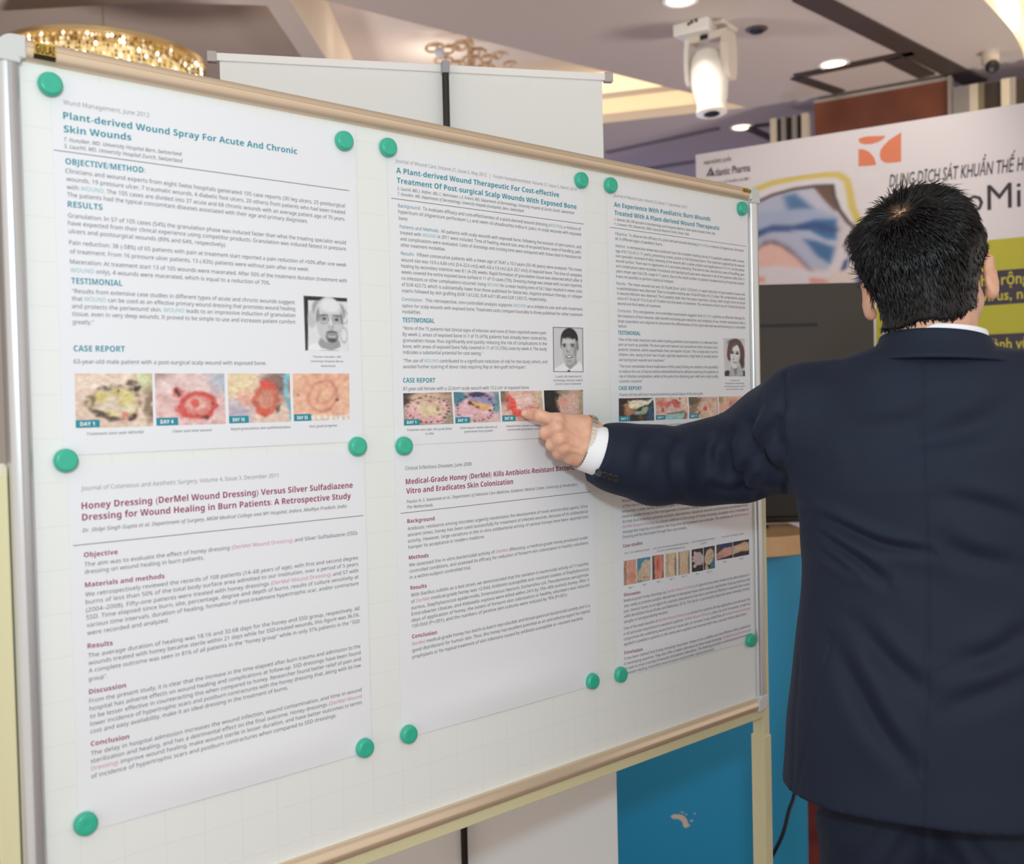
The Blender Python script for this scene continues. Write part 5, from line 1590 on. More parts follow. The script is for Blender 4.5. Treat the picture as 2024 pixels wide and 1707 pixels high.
for (px, py), lab in zip(PX, NM):
    u, v = uv(px, py, 0.006)
    if u > 1.26:
        u = min(u, U1 - 0.0145)
    c = B(u, v, 0.0021)
    o = thing('magnet', c, 'round green magnet ' + lab, 'magnet', 'green magnets on the whiteboard')
    MB().lathe(c, BN, [(0.0132, 0.0), (0.0136, 0.0015), (0.0134, 0.004), (0.0124, 0.0075), (0.0114, 0.0087), (0.010, 0.0090), (0.004, 0.0086), (0.0012, 0.0085)], 40).build('grip', mgreen, o, True, angle=60)
    MB().lathe(c - BN * 0.0004, BN, [(0.0115, 0.0), (0.0115, 0.0006)], 32).build('magnet_disc', m_black, o)

# =================================================================== THE MAN
def surface_nets(xs, ys, zs, F):
    """one continuous quad mesh around F < 0 on a rectilinear grid"""
    nx, ny, nz = F.shape
    S = F < 0
    cnt = np.zeros((nx - 1, ny - 1, nz - 1), np.int8)
    for i in (0, 1):
        for j in (0, 1):
            for k in (0, 1):
                cnt += S[i:nx - 1 + i, j:ny - 1 + j, k:nz - 1 + k]
    act = (cnt > 0) & (cnt < 8)
    I, J, K_ = np.nonzero(act)
    idx = np.full(act.shape, -1, np.int64)
    idx[I, J, K_] = np.arange(len(I))
    acc = np.zeros((len(I), 3))
    n = np.zeros(len(I))
    corners = [(a, b, c) for a in (0, 1) for b in (0, 1) for c in (0, 1)]
    for p in corners:
        for ax in range(3):
            if p[ax]:
                continue
            q = list(p)
            q[ax] = 1
            f0 = F[I + p[0], J + p[1], K_ + p[2]]
            f1 = F[I + q[0], J + q[1], K_ + q[2]]
            m = (f0 < 0) != (f1 < 0)
            t = np.where(m, f0 / np.where(m, f0 - f1, 1), 0)
            P0 = np.stack([xs[I + p[0]], ys[J + p[1]], zs[K_ + p[2]]], 1)
            P1 = np.stack([xs[I + q[0]], ys[J + q[1]], zs[K_ + q[2]]], 1)
            acc += np.where(m[:, None], P0 + (P1 - P0) * t[:, None], 0)
            n += m
    V = acc / n[:, None]
    faces = []
    for ax in range(3):
        sl0 = [slice(None)] * 3
        sl1 = [slice(None)] * 3
        sl0[ax] = slice(0, -1)
        sl1[ax] = slice(1, None)
        a, b = S[tuple(sl0)], S[tuple(sl1)]
        ch = a != b
        o1, o2 = (ax + 1) % 3, (ax + 2) % 3
        i, j, k = np.nonzero(ch)
        c = np.stack([i, j, k], 1)
        ok = (c[:, o1] > 0) & (c[:, o2] > 0) & (c[:, o1] < F.shape[o1] - 1) & (c[:, o2] < F.shape[o2] - 1)
        c = c[ok]
        d1 = np.zeros(3, int)
        d1[o1] = 1
        d2 = np.zeros(3, int)
        d2[o2] = 1
        q = [c - d1 - d2, c - d2, c, c - d1]
        f = np.stack([idx[x[:, 0], x[:, 1], x[:, 2]] for x in q], 1)
        inside = a[c[:, 0], c[:, 1], c[:, 2]]
        f[~inside] = f[~inside][:, ::-1]
        faces.append(f)
    return V, np.concatenate(faces)


def relax(V, Fq, it=3, lam=0.5, keep=None):
    e = np.concatenate([Fq[:, [0, 1]], Fq[:, [1, 2]], Fq[:, [2, 3]], Fq[:, [3, 0]]])
    e = np.concatenate([e, e[:, ::-1]])
    deg = np.bincount(e[:, 0], minlength=len(V))
    for k in range(it):
        acc = np.stack([np.bincount(e[:, 0], weights=V[e[:, 1], c], minlength=len(V)) for c in range(3)], 1)
        W = acc / deg[:, None]
        l = lam if k % 2 == 0 else -lam * 0.9
        W = V + (W - V) * l
        V = W if keep is None else np.where(keep[:, None], V, W)
    return V


def vnormals(V, Fq):
    n = np.cross(V[Fq[:, 2]] - V[Fq[:, 0]], V[Fq[:, 3]] - V[Fq[:, 1]])
    N = np.zeros_like(V)
    for k in range(4):
        for c in range(3):
            N[:, c] += np.bincount(Fq[:, k], weights=n[:, c], minlength=len(V))
    return N / (np.linalg.norm(N, axis=1)[:, None] + 1e-12)


class Field:
    def __init__(s, xs, ys, zs):
        s.xs, s.ys, s.zs = (np.asarray(a, np.float32) for a in (xs, ys, zs))
        s.F = np.full((len(xs), len(ys), len(zs)), 1.0, np.float32)

    def sub(s, lo, hi):
        sl = []
        for a, l, h in zip((s.xs, s.ys, s.zs), lo, hi):
            i, j = np.searchsorted(a, l), np.searchsorted(a, h)
            sl.append(slice(max(i - 1, 0), min(j + 1, len(a))))
        G = np.meshgrid(s.xs[sl[0]], s.ys[sl[1]], s.zs[sl[2]], indexing='ij')
        return tuple(sl), G

    def union(s, fn, lo, hi, k=0.01):
        lo, hi = np.asarray(lo) - 2.5 * k - 0.01, np.asarray(hi) + 2.5 * k + 0.01
        sl, G = s.sub(lo, hi)
        if 0 in G[0].shape:
            return
        d = fn(*G)
        f = s.F[sl]
        if k > 0:
            h = np.clip(k - np.abs(d - f), 0, None) / k
            s.F[sl] = np.minimum(d, f) - h * h * k * 0.25
        else:
            s.F[sl] = np.minimum(d, f)

    def cut(s, fn):
        G = np.meshgrid(s.xs, s.ys, s.zs, indexing='ij', sparse=True)
        s.F = np.maximum(s.F, fn(*G)).astype(np.float32)

    def cone(s, a, b, ra, rb, k=0.01):
        a, b = np.asarray(a, float), np.asarray(b, float)
        d = b - a
        L2 = d @ d

        def fn(X, Y, Z):
            px, py, pz = X - a[0], Y - a[1], Z - a[2]
            t = np.clip((px * d[0] + py * d[1] + pz * d[2]) / L2, 0, 1)
            return np.sqrt((px - t * d[0]) ** 2 + (py - t * d[1]) ** 2 + (pz - t * d[2]) ** 2) - (ra + (rb - ra) * t)
        m = max(ra, rb)
        s.union(fn, np.minimum(a, b) - m, np.maximum(a, b) + m, k)

    def chain(s, pts, rad, k=0.01):
        for i in range(len(pts) - 1):
            s.cone(pts[i], pts[i + 1], rad[i], rad[i + 1], k)

    def ell(s, c, r, M=None, k=0.01, neg=False):
        c, r = np.asarray(c, float), np.asarray(r, float)
        M = np.eye(3) if M is None else np.asarray(M)

        def fn(X, Y, Z):
            px, py, pz = X - c[0], Y - c[1], Z - c[2]
            q = [(M[0, i] * px + M[1, i] * py + M[2, i] * pz) for i in range(3)]
            k0 = np.sqrt(sum((q[i] / r[i]) ** 2 for i in range(3)))
            k1 = np.sqrt(sum((q[i] / r[i] ** 2) ** 2 for i in range(3))) + 1e-9
            return k0 * (k0 - 1) / k1
        if neg:
            lo, hi = c - r.max() - .01, c + r.max() + .01
            sl, G = s.sub(lo, hi)
            s.F[sl] = np.maximum(s.F[sl], -fn(*G))
        else:
            s.union(fn, c - r.max(), c + r.max(), k)

    def mesh(s, it=4, lam=0.5):
        V, Q = surface_nets(s.xs.astype(float), s.ys.astype(float), s.zs.astype(float), s.F)
        return relax(V, Q, it, lam), Q


def grid(*segs):
    """segs: (start, stop, step) ..."""
    out = []
    for a, b, st in segs:
        out += list(np.arange(a, b - 1e-9, st))
    return np.array(out + [segs[-1][1]])


def project(P):
    p = P - CAM
    c, s_ = math.cos(PITCH), math.sin(PITCH)
    x, z = p[:, 0], p[:, 1] * c - p[:, 2] * s_
    y = -(p[:, 1] * s_ + p[:, 2] * c)
    x, y = FPX * x / z, FPX * y / z
    cr, sr = math.cos(ROLL), math.sin(ROLL)
    return np.stack([1012 + cr * x - sr * y, 853.5 + sr * x + cr * y], 1)


TH = R(22)
BF = np.array([math.sin(TH), math.cos(TH), 0])      # the way the body faces
BR = np.array([math.cos(TH), -math.sin(TH), 0])     # its right hand side
BC = np.array([0.612, 1.50, 0.0])


def body(r, f, z):
    return BC + BR * r + BF * f + UP * z


man = thing('person', (BC[0], BC[1], 0), 'man in a dark navy suit seen from behind, pointing at a poster', 'person')

# ---- joints
SHL = at(1592, 818, 1.56)
SHR = body(0.178, 0.0, 1.385)
arm_px = [(1592, 818, 1.56, .080), (1535, 868, 1.63, .080), (1462, 903, 1.69, .070), (1385, 916, 1.70, .064), (1290, 918, 1.655, .0595), (1225, 906, 1.625, .050), (1178, 895, 1.605, .0435)]
ARM = [at(*a[:3]) for a in arm_px]
WR = at(1166, 884, 1.600)
elbowR, wristR = body(0.25, 0.04, 1.10), body(0.235, 0.17, 0.86)

# ---- head frame
HA, HP, HR = R(28), R(8), R(7)
hF = np.array([math.sin(HA) * math.cos(HP), math.cos(HA) * math.cos(HP), -math.sin(HP)])
hR = np.array([math.cos(HA), -math.sin(HA), 0])
hU = np.cross(hR, hF)
hR, hU = hR * math.cos(HR) + hU * math.sin(HR), hU * math.cos(HR) - hR * math.sin(HR)
HM = np.stack([hR, hF, hU], 1)
HC = np.array([0.614, 1.49, 1.566])


def hd_(x, y, z):
    return HC + HM @ np.array([x, y, z], float)


def skull(f, grow=0.0, k=0.02):
    f.ell(hd_(0, 0.0, .042), (.077 + grow, .095 + grow, .087 + grow), HM, k)
    f.ell(hd_(0, -.040, .022), (.068 + grow, .058 + grow, .072 + grow), HM, k)


# ---- BODY: one continuous skin surface
xs = grid((0.0, 0.175, 0.0017), (0.175, 0.50, 0.006), (0.50, 0.73, 0.0032), (0.73, 0.98, 0.006))
ys = grid((1.26, 1.38, 0.007), (1.38, 1.50, 0.0034), (1.50, 1.54, 0.003), (1.54, 1.675, 0.0017), (1.675, 1.80, 0.006))
zs = grid((0.02, 0.80, 0.010), (0.80, 1.30, 0.008), (1.30, 1.40, 0.0017), (1.40, 1.45, 0.005), (1.45, 1.73, 0.0032))
f = Field(xs, ys, zs)
skull(f)
f.ell(hd_(0, .042, -.030), (.062, .058, .078), HM, .03)
f.ell(hd_(0, .070, -.088), (.028, .026, .022), HM, .03)
f.ell(hd_(0, .082, .036), (.055, .018, .022), HM, .025)
f.cone(hd_(0, .094, .012), hd_(0, .112, -.022), .007, .012, .014)
f.ell(hd_(-.010, .102, -.026), (.008, .009, .007), HM, .008)
f.ell(hd_(.010, .102, -.026), (.008, .009, .007), HM, .008)
f.ell(hd_(0, .097, -.051), (.024, .010, .006), HM, .008)
f.ell(hd_(0, .095, -.062), (.020, .010, .007), HM, .008)
for s_ in (-1, 1):
    f.ell(hd_(s_ * .033, .100, .008), (.016, .012, .011), HM, neg=True)
    f.ell(hd_(s_ * .045, .068, -.022), (.022, .022, .020), HM, .03)
    EM = HM @ np.array(Matrix.Rotation(s_ * R(-24), 3, 'Z') @ Matrix.Rotation(R(-10), 3, 'X'))
    f.ell(hd_(s_ * .086, -.004, -.004), (.0065, .0185, .031), EM, .008)
    f.ell(hd_(s_ * .083, .000, -.030), (.007, .010, .011), EM, .008)
    f.ell(hd_(s_ * .094, .004, .002), (.0045, .010, .017), EM, neg=True)
f.cone(hd_(0, -.022, -.045), body(0.0, -0.012, 1.43), .058, .064, .03)
f.cone(hd_(0, .010, -.05), body(0.0, 0.02, 1.41), .048, .056, .03)
# trunk and limbs under the clothes
for r0, r1, z0, z1, ra, rb in ((-.10, -.08, 1.36, 1.15, .085, .085), (.10, .08, 1.36, 1.15, .085, .085), (-.08, -.085, 1.15, .93, .085, .092), (.08, .085, 1.15, .93, .085, .092)):
    f.cone(body(r0, 0, z0), body(r1, 0, z1), ra, rb, .05)
f.cone(body(0, 0, 1.42), SHL, .055, .050, .04)
f.cone(body(0, 0, 1.42), SHR, .055, .050, .04)
f.chain([SHL, ARM[1], ARM[2], ARM[3], ARM[5], WR], [.052, .048, .043, .041, .031, .027], .02)
f.chain([SHR, elbowR, wristR], [.050, .040, .028], .02)
f.chain([wristR, body(.23, .20, .80), body(.222, .215, .75)], [.028, .036, .020], .02)
for s_ in (-1, 1):
    f.chain([body(s_ * .070, 0, .90), body(s_ * .088, 0.01, .48), body(s_ * .095, -.01, .07)], [.072, .055, .038], .03)
    f.chain([body(s_ * .095, -.02, .05), body(s_ * .10, .11, .04)], [.035, .03], .02)


# left hand on the poster: index stretched out, the others curled under, thumb tucked behind
def W3(l):
    return [at(*a) for a in l]


fing = {
    'index': ([(1103, 832, 1.578), (1068, 822.5, 1.590), (1048, 819, 1.602), (1037, 818, 1.6085)], [.0112, .0094, .0086, .0072]),
    'middle': ([(1101, 846, 1.566), (1078, 856, 1.577), (1088, 862, 1.600), (1106, 862, 1.606)], [.0110, .0102, .0090, .0080]),
    'ring': ([(1106, 868, 1.567), (1091, 880, 1.580), (1100, 885, 1.603), (1116, 880, 1.608)], [.0108, .0096, .0086, .0076]),
    'little': ([(1114, 886, 1.574), (1104, 897, 1.586), (1111, 900, 1.604), (1124, 894, 1.608)], [.0100, .0088, .0078, .0070]),
    'thumb': ([(1150, 848, 1.606), (1124, 842, 1.622), (1102, 843, 1.628), (1088, 846, 1.628)], [.0150, .0112, .0098, .0082]),
}
for nm, (pp, rr_) in fing.items():
    f.chain(W3(pp), [r_ * .96 for r_ in rr_], .0018)
mc = [fing[n][0][0] for n in ('index', 'middle', 'ring', 'little')]
for (a, rw) in zip(mc, (.0120, .0122, .0118, .0108)):
    f.cone(at(*a), WR + (at(*a) - at(*mc[1])) * 0.42, rw, .0160, .008)
f.cone(at(1112, 850, 1.586), at(1150, 872, 1.604), .015, .020, .012)
f.cone(at(1113, 876, 1.590), at(1152, 890, 1.606), .013, .019, .012)
f.cone(at(1128, 836, 1.588), at(1166, 848, 1.604), .0125, .0185, .014)
f.cone(at(1150, 846, 1.604), at(1178, 872, 1.608), .0175, .022, .014)
f.cone(at(1128, 904, 1.588), at(1160, 904, 1.602), .0105, .0165, .012)
f.cone(WR, ARM[5], .0275, .030, .015)
# knuckles and tendons
for n in ('index', 'middle', 'ring', 'little'):
    a = at(*fing[n][0][0])
    f.ell(a - np.array([0, .0085, -.001]), (.0066, .0056, .0058), None, .008)
    f.cone(a - np.array([-.004, .0105, 0]), WR - np.array([.002, .021, 0]) + (a - at(*mc[1])) * .35, .0030, .0018, .005)
for n in ('middle', 'ring', 'little', 'index'):
    a = at(*fing[n][0][1])
    f.ell(a - np.array([.001, .004, -.002]), (.0082, .0078, .0080) if n != 'index' else (.0092, .0086, .0094), None, .006)
V, Q = f.mesh(2, 0.5)
skin = mat('skin', (226, 178, 150), 0.46, spec=0.4, sss=0.10, noise=(55, (216, 162, 134), 3))
BODY = link_mesh('body', V, Q, skin, man, True)
del f
# nail of the pointing finger
tipp, dipp = at(1037, 818, 1.6085), at(1048, 819, 1.602)
dv = (tipp - dipp) / np.linalg.norm(tipp - dipp)
nn = np.array([0.1, -1, 0.22])
nn = nn - dv * (nn @ dv)
nn /= np.linalg.norm(nn)
sd = np.cross(dv, nn)
V, F = [], []
for i in range(9):
    for j in range(9):
        a, b = (i / 8 - .5) * 2, (j / 8 - .5) * 2
        w = math.sqrt(max(0, 1 - max(0, abs(b) - .25) ** 2 * 1.5))
        V.append(dipp + dv * (.0072 + .0052 * b) + sd * (.0056 * a * w) + nn * (.0082 - .0024 * a * a - 0.0004 * b))
for i in range(8):
    for j in range(8):
        q = i * 9 + j
        F.append((q, q + 1, q + 10, q + 9))
nail = link_mesh('fingernail', V, F, mat('fingernail', (232, 190, 170), 0.3), BODY, True)
md = nail.modifiers.new('thickness', 'SOLIDIFY')
md.thickness = 0.0006
for s_ in (-1, 1):
    MB().lathe(hd_(s_ * .033, .085, .008), hF, [(0.002, -.010), (.009, -.006), (.0115, 0), (.009, .006), (.002, .0105)], 16).build('eye', [mat('eye_white', (236, 232, 226), 0.2)], BODY, True)

# ---- TROUSERS
f = Field(grid((0.34, 0.90, 0.006)), grid((1.28, 1.74, 0.006)), grid((0.045, 1.02, 0.007)))
for s_ in (-1, 1):
    f.chain([body(s_ * .068, 0, .92), body(s_ * .074, 0.0, .74), body(s_ * .088, 0.01, .48), body(s_ * .096, -.008, .06)], [.092, .084, .076, .066], .02)
f.cone(body(-.05, 0, .99), body(.05, 0, .99), .105, .105, .03)
f.cut(lambda X, Y, Z: (0.055 - Z) + 0 * X + 0 * Y)
V, Q = f.mesh(4)
N = vnormals(V, Q)
nz = np.sin(V[:, 2] * 95 + 6 * np.sin(V[:, 0] * 30)) * 0.0022 * np.exp(-((V[:, 2] - .76) / .07) ** 2)
V = V + N * nz[:, None]
navy = mat('navy_wool', (29, 36, 52), 0.72, spec=0.22, sheen=0.04, bump=(900, 0.12))
link_mesh('trousers', V, Q, navy, man, True)
for s_ in (-1, 1):
    sh = Field(grid((0.36, 0.92, 0.006)), grid((1.30, 1.80, 0.006)), grid((0.0, 0.16, 0.005)))
    sh.chain([body(s_ * .096, -.045, .045), body(s_ * .098, .05, .045), body(s_ * .104, .17, .030)], [.042, .042, .032], .03)
    sh.cone(body(s_ * .096, -.02, .06), body(s_ * .096, -.02, .10), .045, .045, .02)
    sh.cut(lambda X, Y, Z: (0.004 - Z) + 0 * X + 0 * Y)
    sh.cut(lambda X, Y, Z: (Z - 0.115) + 0 * X + 0 * Y)
    V, Q = sh.mesh(3)
    link_mesh('shoe', V, Q, mat('black_leather', (18, 17, 18), 0.3), man, True)

# ---- JACKET
f = Field(grid((0.10, 0.93, 0.0038)), grid((1.27, 1.80, 0.004)), grid((0.80, 1.50, 0.0038)))
zt_ = np.array([.78, .84, .92, 1.00, 1.08, 1.15, 1.21, 1.27, 1.33, 1.38, 1.42, 1.45])
at_ = np.array([.214, .210, .203, .194, .184, .178, .180, .190, .202, .200, .16, .10])
bt_ = np.array([.158, .155, .150, .142, .134, .129, .131, .134, .130, .114, .092, .07])
n_ = 2.35


def torso(X, Y, Z):
    z = np.clip(Z, .78, 1.45)
    a = np.interp(z, zt_, at_)
    b = np.interp(z, zt_, bt_)
    lx = (X - BC[0]) * BR[0] + (Y - BC[1]) * BR[1]
    ly = (X - BC[0]) * BF[0] + (Y - BC[1]) * BF[1]
    q = ((np.abs(lx) / a) ** n_ + (np.abs(ly) / b) ** n_) ** (1 / n_)
    return np.maximum((q - 1) * np.minimum(a, b) * .92, Z - 1.44)


f.union(torso, (0.2, 1.2, .70), (1.0, 1.8, 1.46), .01)
f.cone(body(-.02, -.004, 1.418), SHL + np.array([.012, -.004, -.004]), .054, .066, .05)
f.cone(body(.02, -.004, 1.418), SHR, .054, .062, .05)
f.cone(body(-.055, -.035, 1.40), body(.055, -.035, 1.40), .060, .060, .05)
f.cone(body(-.045, -.058, 1.412), body(.045, -.058, 1.412), .046, .046, .04)
f.chain([SHR, elbowR, wristR + UP * .03], [.072, .060, .046], .03)
arad = [a[3] for a in arm_px]
f.chain(ARM, arad, .030)
# sleeve end: flat cut across the forearm
adir = ARM[6] - ARM[5]
adir = adir / np.linalg.norm(adir)
adir = np.array([-0.86, -0.20, 0.30])
adir /= np.linalg.norm(adir)
ce = at(1183, 896, 1.602)
G = np.meshgrid(f.xs, f.ys, f.zs, indexing='ij', sparse=True)
dcut = (G[0] - ce[0]) * adir[0] + (G[1] - ce[1]) * adir[1] + (G[2] - ce[2]) * adir[2]
f.F = np.where(G[0] < 0.34, np.maximum(f.F, dcut), f.F).astype(np.float32)
wd = (wristR - elbowR) / np.linalg.norm(wristR - elbowR)
f.cut(lambda X, Y, Z: (0.815 - Z) + 0.012 * np.sin((X - .4) * 9) * 0 + 0 * Y)
V, Q = f.mesh(6, 0.55)
del f
# the folds of the cloth, given where they run on the back and sleeve
FOLDS = [  # (polyline in photo pixels, depth of the fold in metres, half width in pixels)
    ([(1572, 1000), (1640, 1030), (1740, 1075), (1838, 1092)], .0050, 11), ([(1590, 1030), (1650, 1075), (1700, 1110), (1750, 1150)], .0060, 12),
    ([(1596, 1062), (1640, 1100), (1690, 1135)], .0035, 9), ([(1650, 1270), (1690, 1350), (1740, 1440), (1800, 1520)], .0065, 20), ([(1690, 1230), (1760, 1310), (1830, 1370)], .0045, 20),
    ([(1700, 905), (1790, 880), (1900, 850), (2010, 800)], .0050, 28), ([(1680, 860), (1800, 830), (1900, 790)], .0035, 24), ([(1860, 1070), (1920, 1100), (2010, 1120)], .004, 20),
    ([(1900, 1310), (1970, 1290), (2040, 1240)], .005, 22), ([(1870, 1400), (1950, 1370), (2040, 1330)], .004, 22), ([(1860, 980), (1950, 1000), (2030, 1030)], .003, 18),
    # sleeve
    ([(1502, 800), (1482, 850), (1500, 900), (1545, 930)], .0075, 12), ([(1532, 830), (1510, 880), (1530, 930), (1550, 950)], .006, 11), ([(1470, 838), (1440, 880), (1445, 930), (1475, 965)], .0065, 13),
    ([(1436, 846), (1405, 880), (1400, 920)], .005, 12), ([(1490, 905), (1465, 945), (1480, 975)], .005, 9), ([(1352, 862), (1330, 905), (1336, 960), (1350, 985)], .0038, 12),
    ([(1300, 856), (1270, 890), (1262, 940)], .0022, 11), ([(1405, 960), (1450, 968), (1530, 965)], .004, 9), ([(1240, 860), (1300, 880), (1380, 905)], .0016, 14),
    ([(1545, 800), (1536, 850), (1546, 890)], .004, 9),
]
SEAMS = [([(1552, 738), (1549, 800), (1550, 900), (1556, 990)], .0042, 5), ([(1822, 715), (1824, 900), (1831, 1080), (1833, 1300), (1827, 1500), (1823, 1640)], .0022, 4),
         ([(1640, 1275), (1610, 1400), (1572, 1568)], .0022, 4), ([(1578, 1300), (1570, 1440), (1566, 1560)], .002, 4)]
N = vnormals(V, Q)
px = project(V)
facing = np.clip(-((V - CAM) / np.linalg.norm(V - CAM, axis=1)[:, None] * N).sum(1) * 2.5, 0, 1)


def fold_disp(px, pts, amp, w, seam=False):
    best = np.full(len(px), 1e9)
    sgn = np.ones(len(px))
    tt = np.zeros(len(px))
    pts = [np.array(p, float) for p in (spline(pts, 6) if len(pts) > 2 else pts)]
    L = len(pts) - 1
    for i in range(L):
        a, b = pts[i], pts[i + 1]
        e = b - a
        t = np.clip(((px - a) @ e) / (e @ e), 0, 1)
        q = px - a - t[:, None] * e
        d = np.hypot(q[:, 0], q[:, 1])
        m = d < best
        best = np.where(m, d, best)
        sgn = np.where(m, np.sign(e[0] * q[:, 1] - e[1] * q[:, 0]), sgn)
        tt = np.where(m, (i + t) / L, tt)
    env = 1.0 if seam else np.sin(np.pi * np.clip(tt, 0.04, .96)) ** .6
    s_ = best * sgn
    if seam:
        return -amp * np.exp(-(best / w) ** 2)
    return amp * env * (-np.exp(-(s_ / w) ** 2) + .75 * np.exp(-((s_ + 1.7 * w) / (1.2 * w)) ** 2) + .35 * np.exp(-((s_ - 2.0 * w) / (1.5 * w)) ** 2))


disp = np.zeros(len(V))
for pts, amp, w in FOLDS:
    disp += fold_disp(px, pts, amp * 1.7, w)
for pts, amp, w in SEAMS:
    disp += fold_disp(px, pts, amp, w, True)
lown = 0.0016 * np.sin(V[:, 0] * 21 + 3 * np.sin(V[:, 2] * 11)) * np.sin(V[:, 2] * 17 + 2.2 * np.sin(V[:, 0] * 9 + 1))
V = V + N * (disp * facing + lown)[:, None]
JACK = link_mesh('jacket', V, Q, navy, man, True)
from mathutils.bvhtree import BVHTree
bvh = BVHTree.FromPolygons([Vector(v) for v in V], [tuple(int(i) for i in q) for q in Q])


def hit(px_, py_):
    r = ray(px_, py_)
    loc, nrm, _, _ = bvh.ray_cast(Vector(CAM), Vector(r).normalized())
    return (np.array(loc), np.array(nrm)) if loc is not None else (None, None)


for bx, by in ((1184, 934), (1194.5, 938), (1205.5, 941.5), (1216.5, 945)):
    loc, nrm = hit(bx, by)
    if loc is None:
        continue
    MB().lathe(loc - nrm * .0005, nrm, [(.0062, 0), (.0066, .0012), (.0060, .0026), (.0046, .0021), (.001, .0018)], 18).build('sleeve_button', mat('dark_horn_button', (44, 44, 48), 0.25), JACK, True)


# collars: bands around the neck, open towards the face
def collar(name, c, rt, rb, zt0, zt1, zb0, zb1, m, parent, span=118, th=.003, yaw=TH, roll=0.0):
    Fw = np.array([math.sin(yaw), math.cos(yaw), 0])
    Rw = np.array([math.cos(yaw), -math.sin(yaw), 0])
    V, F = [], []
    na, nh = 60, 8
    for i in range(na + 1):
        ph = R(-span + 2 * span * i / na)
        e = (abs(ph) / R(span)) ** 2
        dirv = Rw * math.sin(ph)
        dirf = -Fw * math.cos(ph)
        tl = roll * math.sin(ph)
        for j in range(nh + 1):
            s_ = j / nh
            r0 = rt[0] + (rb[0] - rt[0]) * s_ ** 1.6
            r1 = rt[1] + (rb[1] - rt[1]) * s_ ** 1.6
            z = (zt0 + (zt1 - zt0) * e) * (1 - s_) + (zb0 + (zb1 - zb0) * e) * s_ + tl
            V.append(np.asarray(c) + dirv * r0 + dirf * r1 + UP * z)
    for i in range(na):
        for j in range(nh):
            q = i * (nh + 1) + j
            F.append((q, q + 1, q + nh + 2, q + nh + 1))
    o = link_mesh(name, V, F, m, parent, True)
    md = o.modifiers.new('thickness', 'SOLIDIFY')
    md.thickness = th
    md.offset = 0
    return o


shirt = mat('white_shirt', (240, 240, 242), 0.7)
collar('shirt_collar', (0.617, 1.474, 0), (.070, .067), (.079, .074), 1.502, 1.486, 1.462, 1.43, shirt, man, 125, .003, R(25), -.004)
collar('lapel_collar', (0.618, 1.474, 0), (.075, .071), (.110, .091), 1.495, 1.470, 1.454, 1.436, navy, JACK, 112, .004, R(24), -.004)

# shirt cuff and wrist watch
def ring(name, c, d, r0, r1, length, thick, m, parent, seg=40, flat=.86, up=None):
    d = np.asarray(d) / np.linalg.norm(d)
    e1 = np.cross(d, UP)
    e1 /= np.linalg.norm(e1)
    e2 = np.cross(e1, d)
    V, F = [], []
    prof = [(0, r0), (length, r1), (length, r1 - thick), (0, r0 - thick)]
    for s_, r_ in prof:
        for k in range(seg):
            a = 2 * math.pi * k / seg
            V.append(c + d * s_ + e1 * (r_ * math.cos(a) * flat) + e2 * (r_ * math.sin(a)))
    n = len(prof)
    for i in range(n):
        for k in range(seg):
            k2 = (k + 1) % seg
            F.append((i * seg + k, i * seg + k2, ((i + 1) % n) * seg + k2, ((i + 1) % n) * seg + k))
    mb = MB().add(V, F)
    o = mb.build(name, m, parent, True, angle=50)
    return o, e1, e2


cdir = adir
cuffc = at(1179, 890, 1.602)
ring('shirt_cuff', cuffc - cdir * .02, cdir, .0405, .0380, .0430, .0022, shirt, man, 48, .88)
# the watch follows the measured outline of the wrist
wc = at(1157.5, 880.5, 1.600)
BV = np.array([v.co[:] for v in BODY.data.vertices])
e1 = np.cross(cdir, UP)
e1 /= np.linalg.norm(e1)
e2 = np.cross(e1, cdir)
watch_m = mat('polished_steel', (214, 210, 200), 0.22, 0.9)


def outline(c, n=44):
    q = BV - c
    m = (np.abs(q @ cdir) < .0035) & (np.linalg.norm(q, axis=1) < .07)
    q = q[m]
    a, b = q @ e1, q @ e2
    ang = np.arctan2(b, a)
    r_ = np.hypot(a, b)
    out = np.zeros(n)
    for k in range(n):
        t0 = 2 * math.pi * k / n
        d_ = np.abs((ang - t0 + math.pi) % (2 * math.pi) - math.pi)
        w_ = d_ < .16
        out[k] = r_[w_].max() if w_.any() else 0
    out[out == 0] = out[out > 0].mean()
    for _ in range(3):
        out = .5 * out + .25 * (np.roll(out, 1) + np.roll(out, -1))
    return out


loops = []
for s_, gap in ((0, .0008), (0, .0028), (.0080, .0028), (.0080, .0008)):
    c_ = wc + cdir * (s_ - .002)
    o_ = outline(c_)
    loops.append([c_ + e1 * ((o_[k] + gap) * math.cos(2 * math.pi * k / 44)) + e2 * ((o_[k] + gap) * math.sin(2 * math.pi * k / 44)) for k in range(44)])
V = [p for l in loops for p in l]
F = [(i * 44 + k, i * 44 + (k + 1) % 44, ((i + 1) % 4) * 44 + (k + 1) % 44, ((i + 1) % 4) * 44 + k) for i in range(4) for k in range(44)]
wch = MB().add(V, F).build('wristwatch', watch_m, man, True, angle=50)
mb = MB()
for k in range(44):
    p = (loops[1][k] + loops[2][k] + loops[1][(k + 1) % 44] + loops[2][(k + 1) % 44]) / 4
    t_ = loops[1][(k + 1) % 44] - loops[1][k]
    n = np.cross(t_, cdir)
    n /= np.linalg.norm(n)
    mb.box(p, cdir * .0044, n * .0009, t_ * .38)
mb.build('bracelet_link', watch_m, wch)

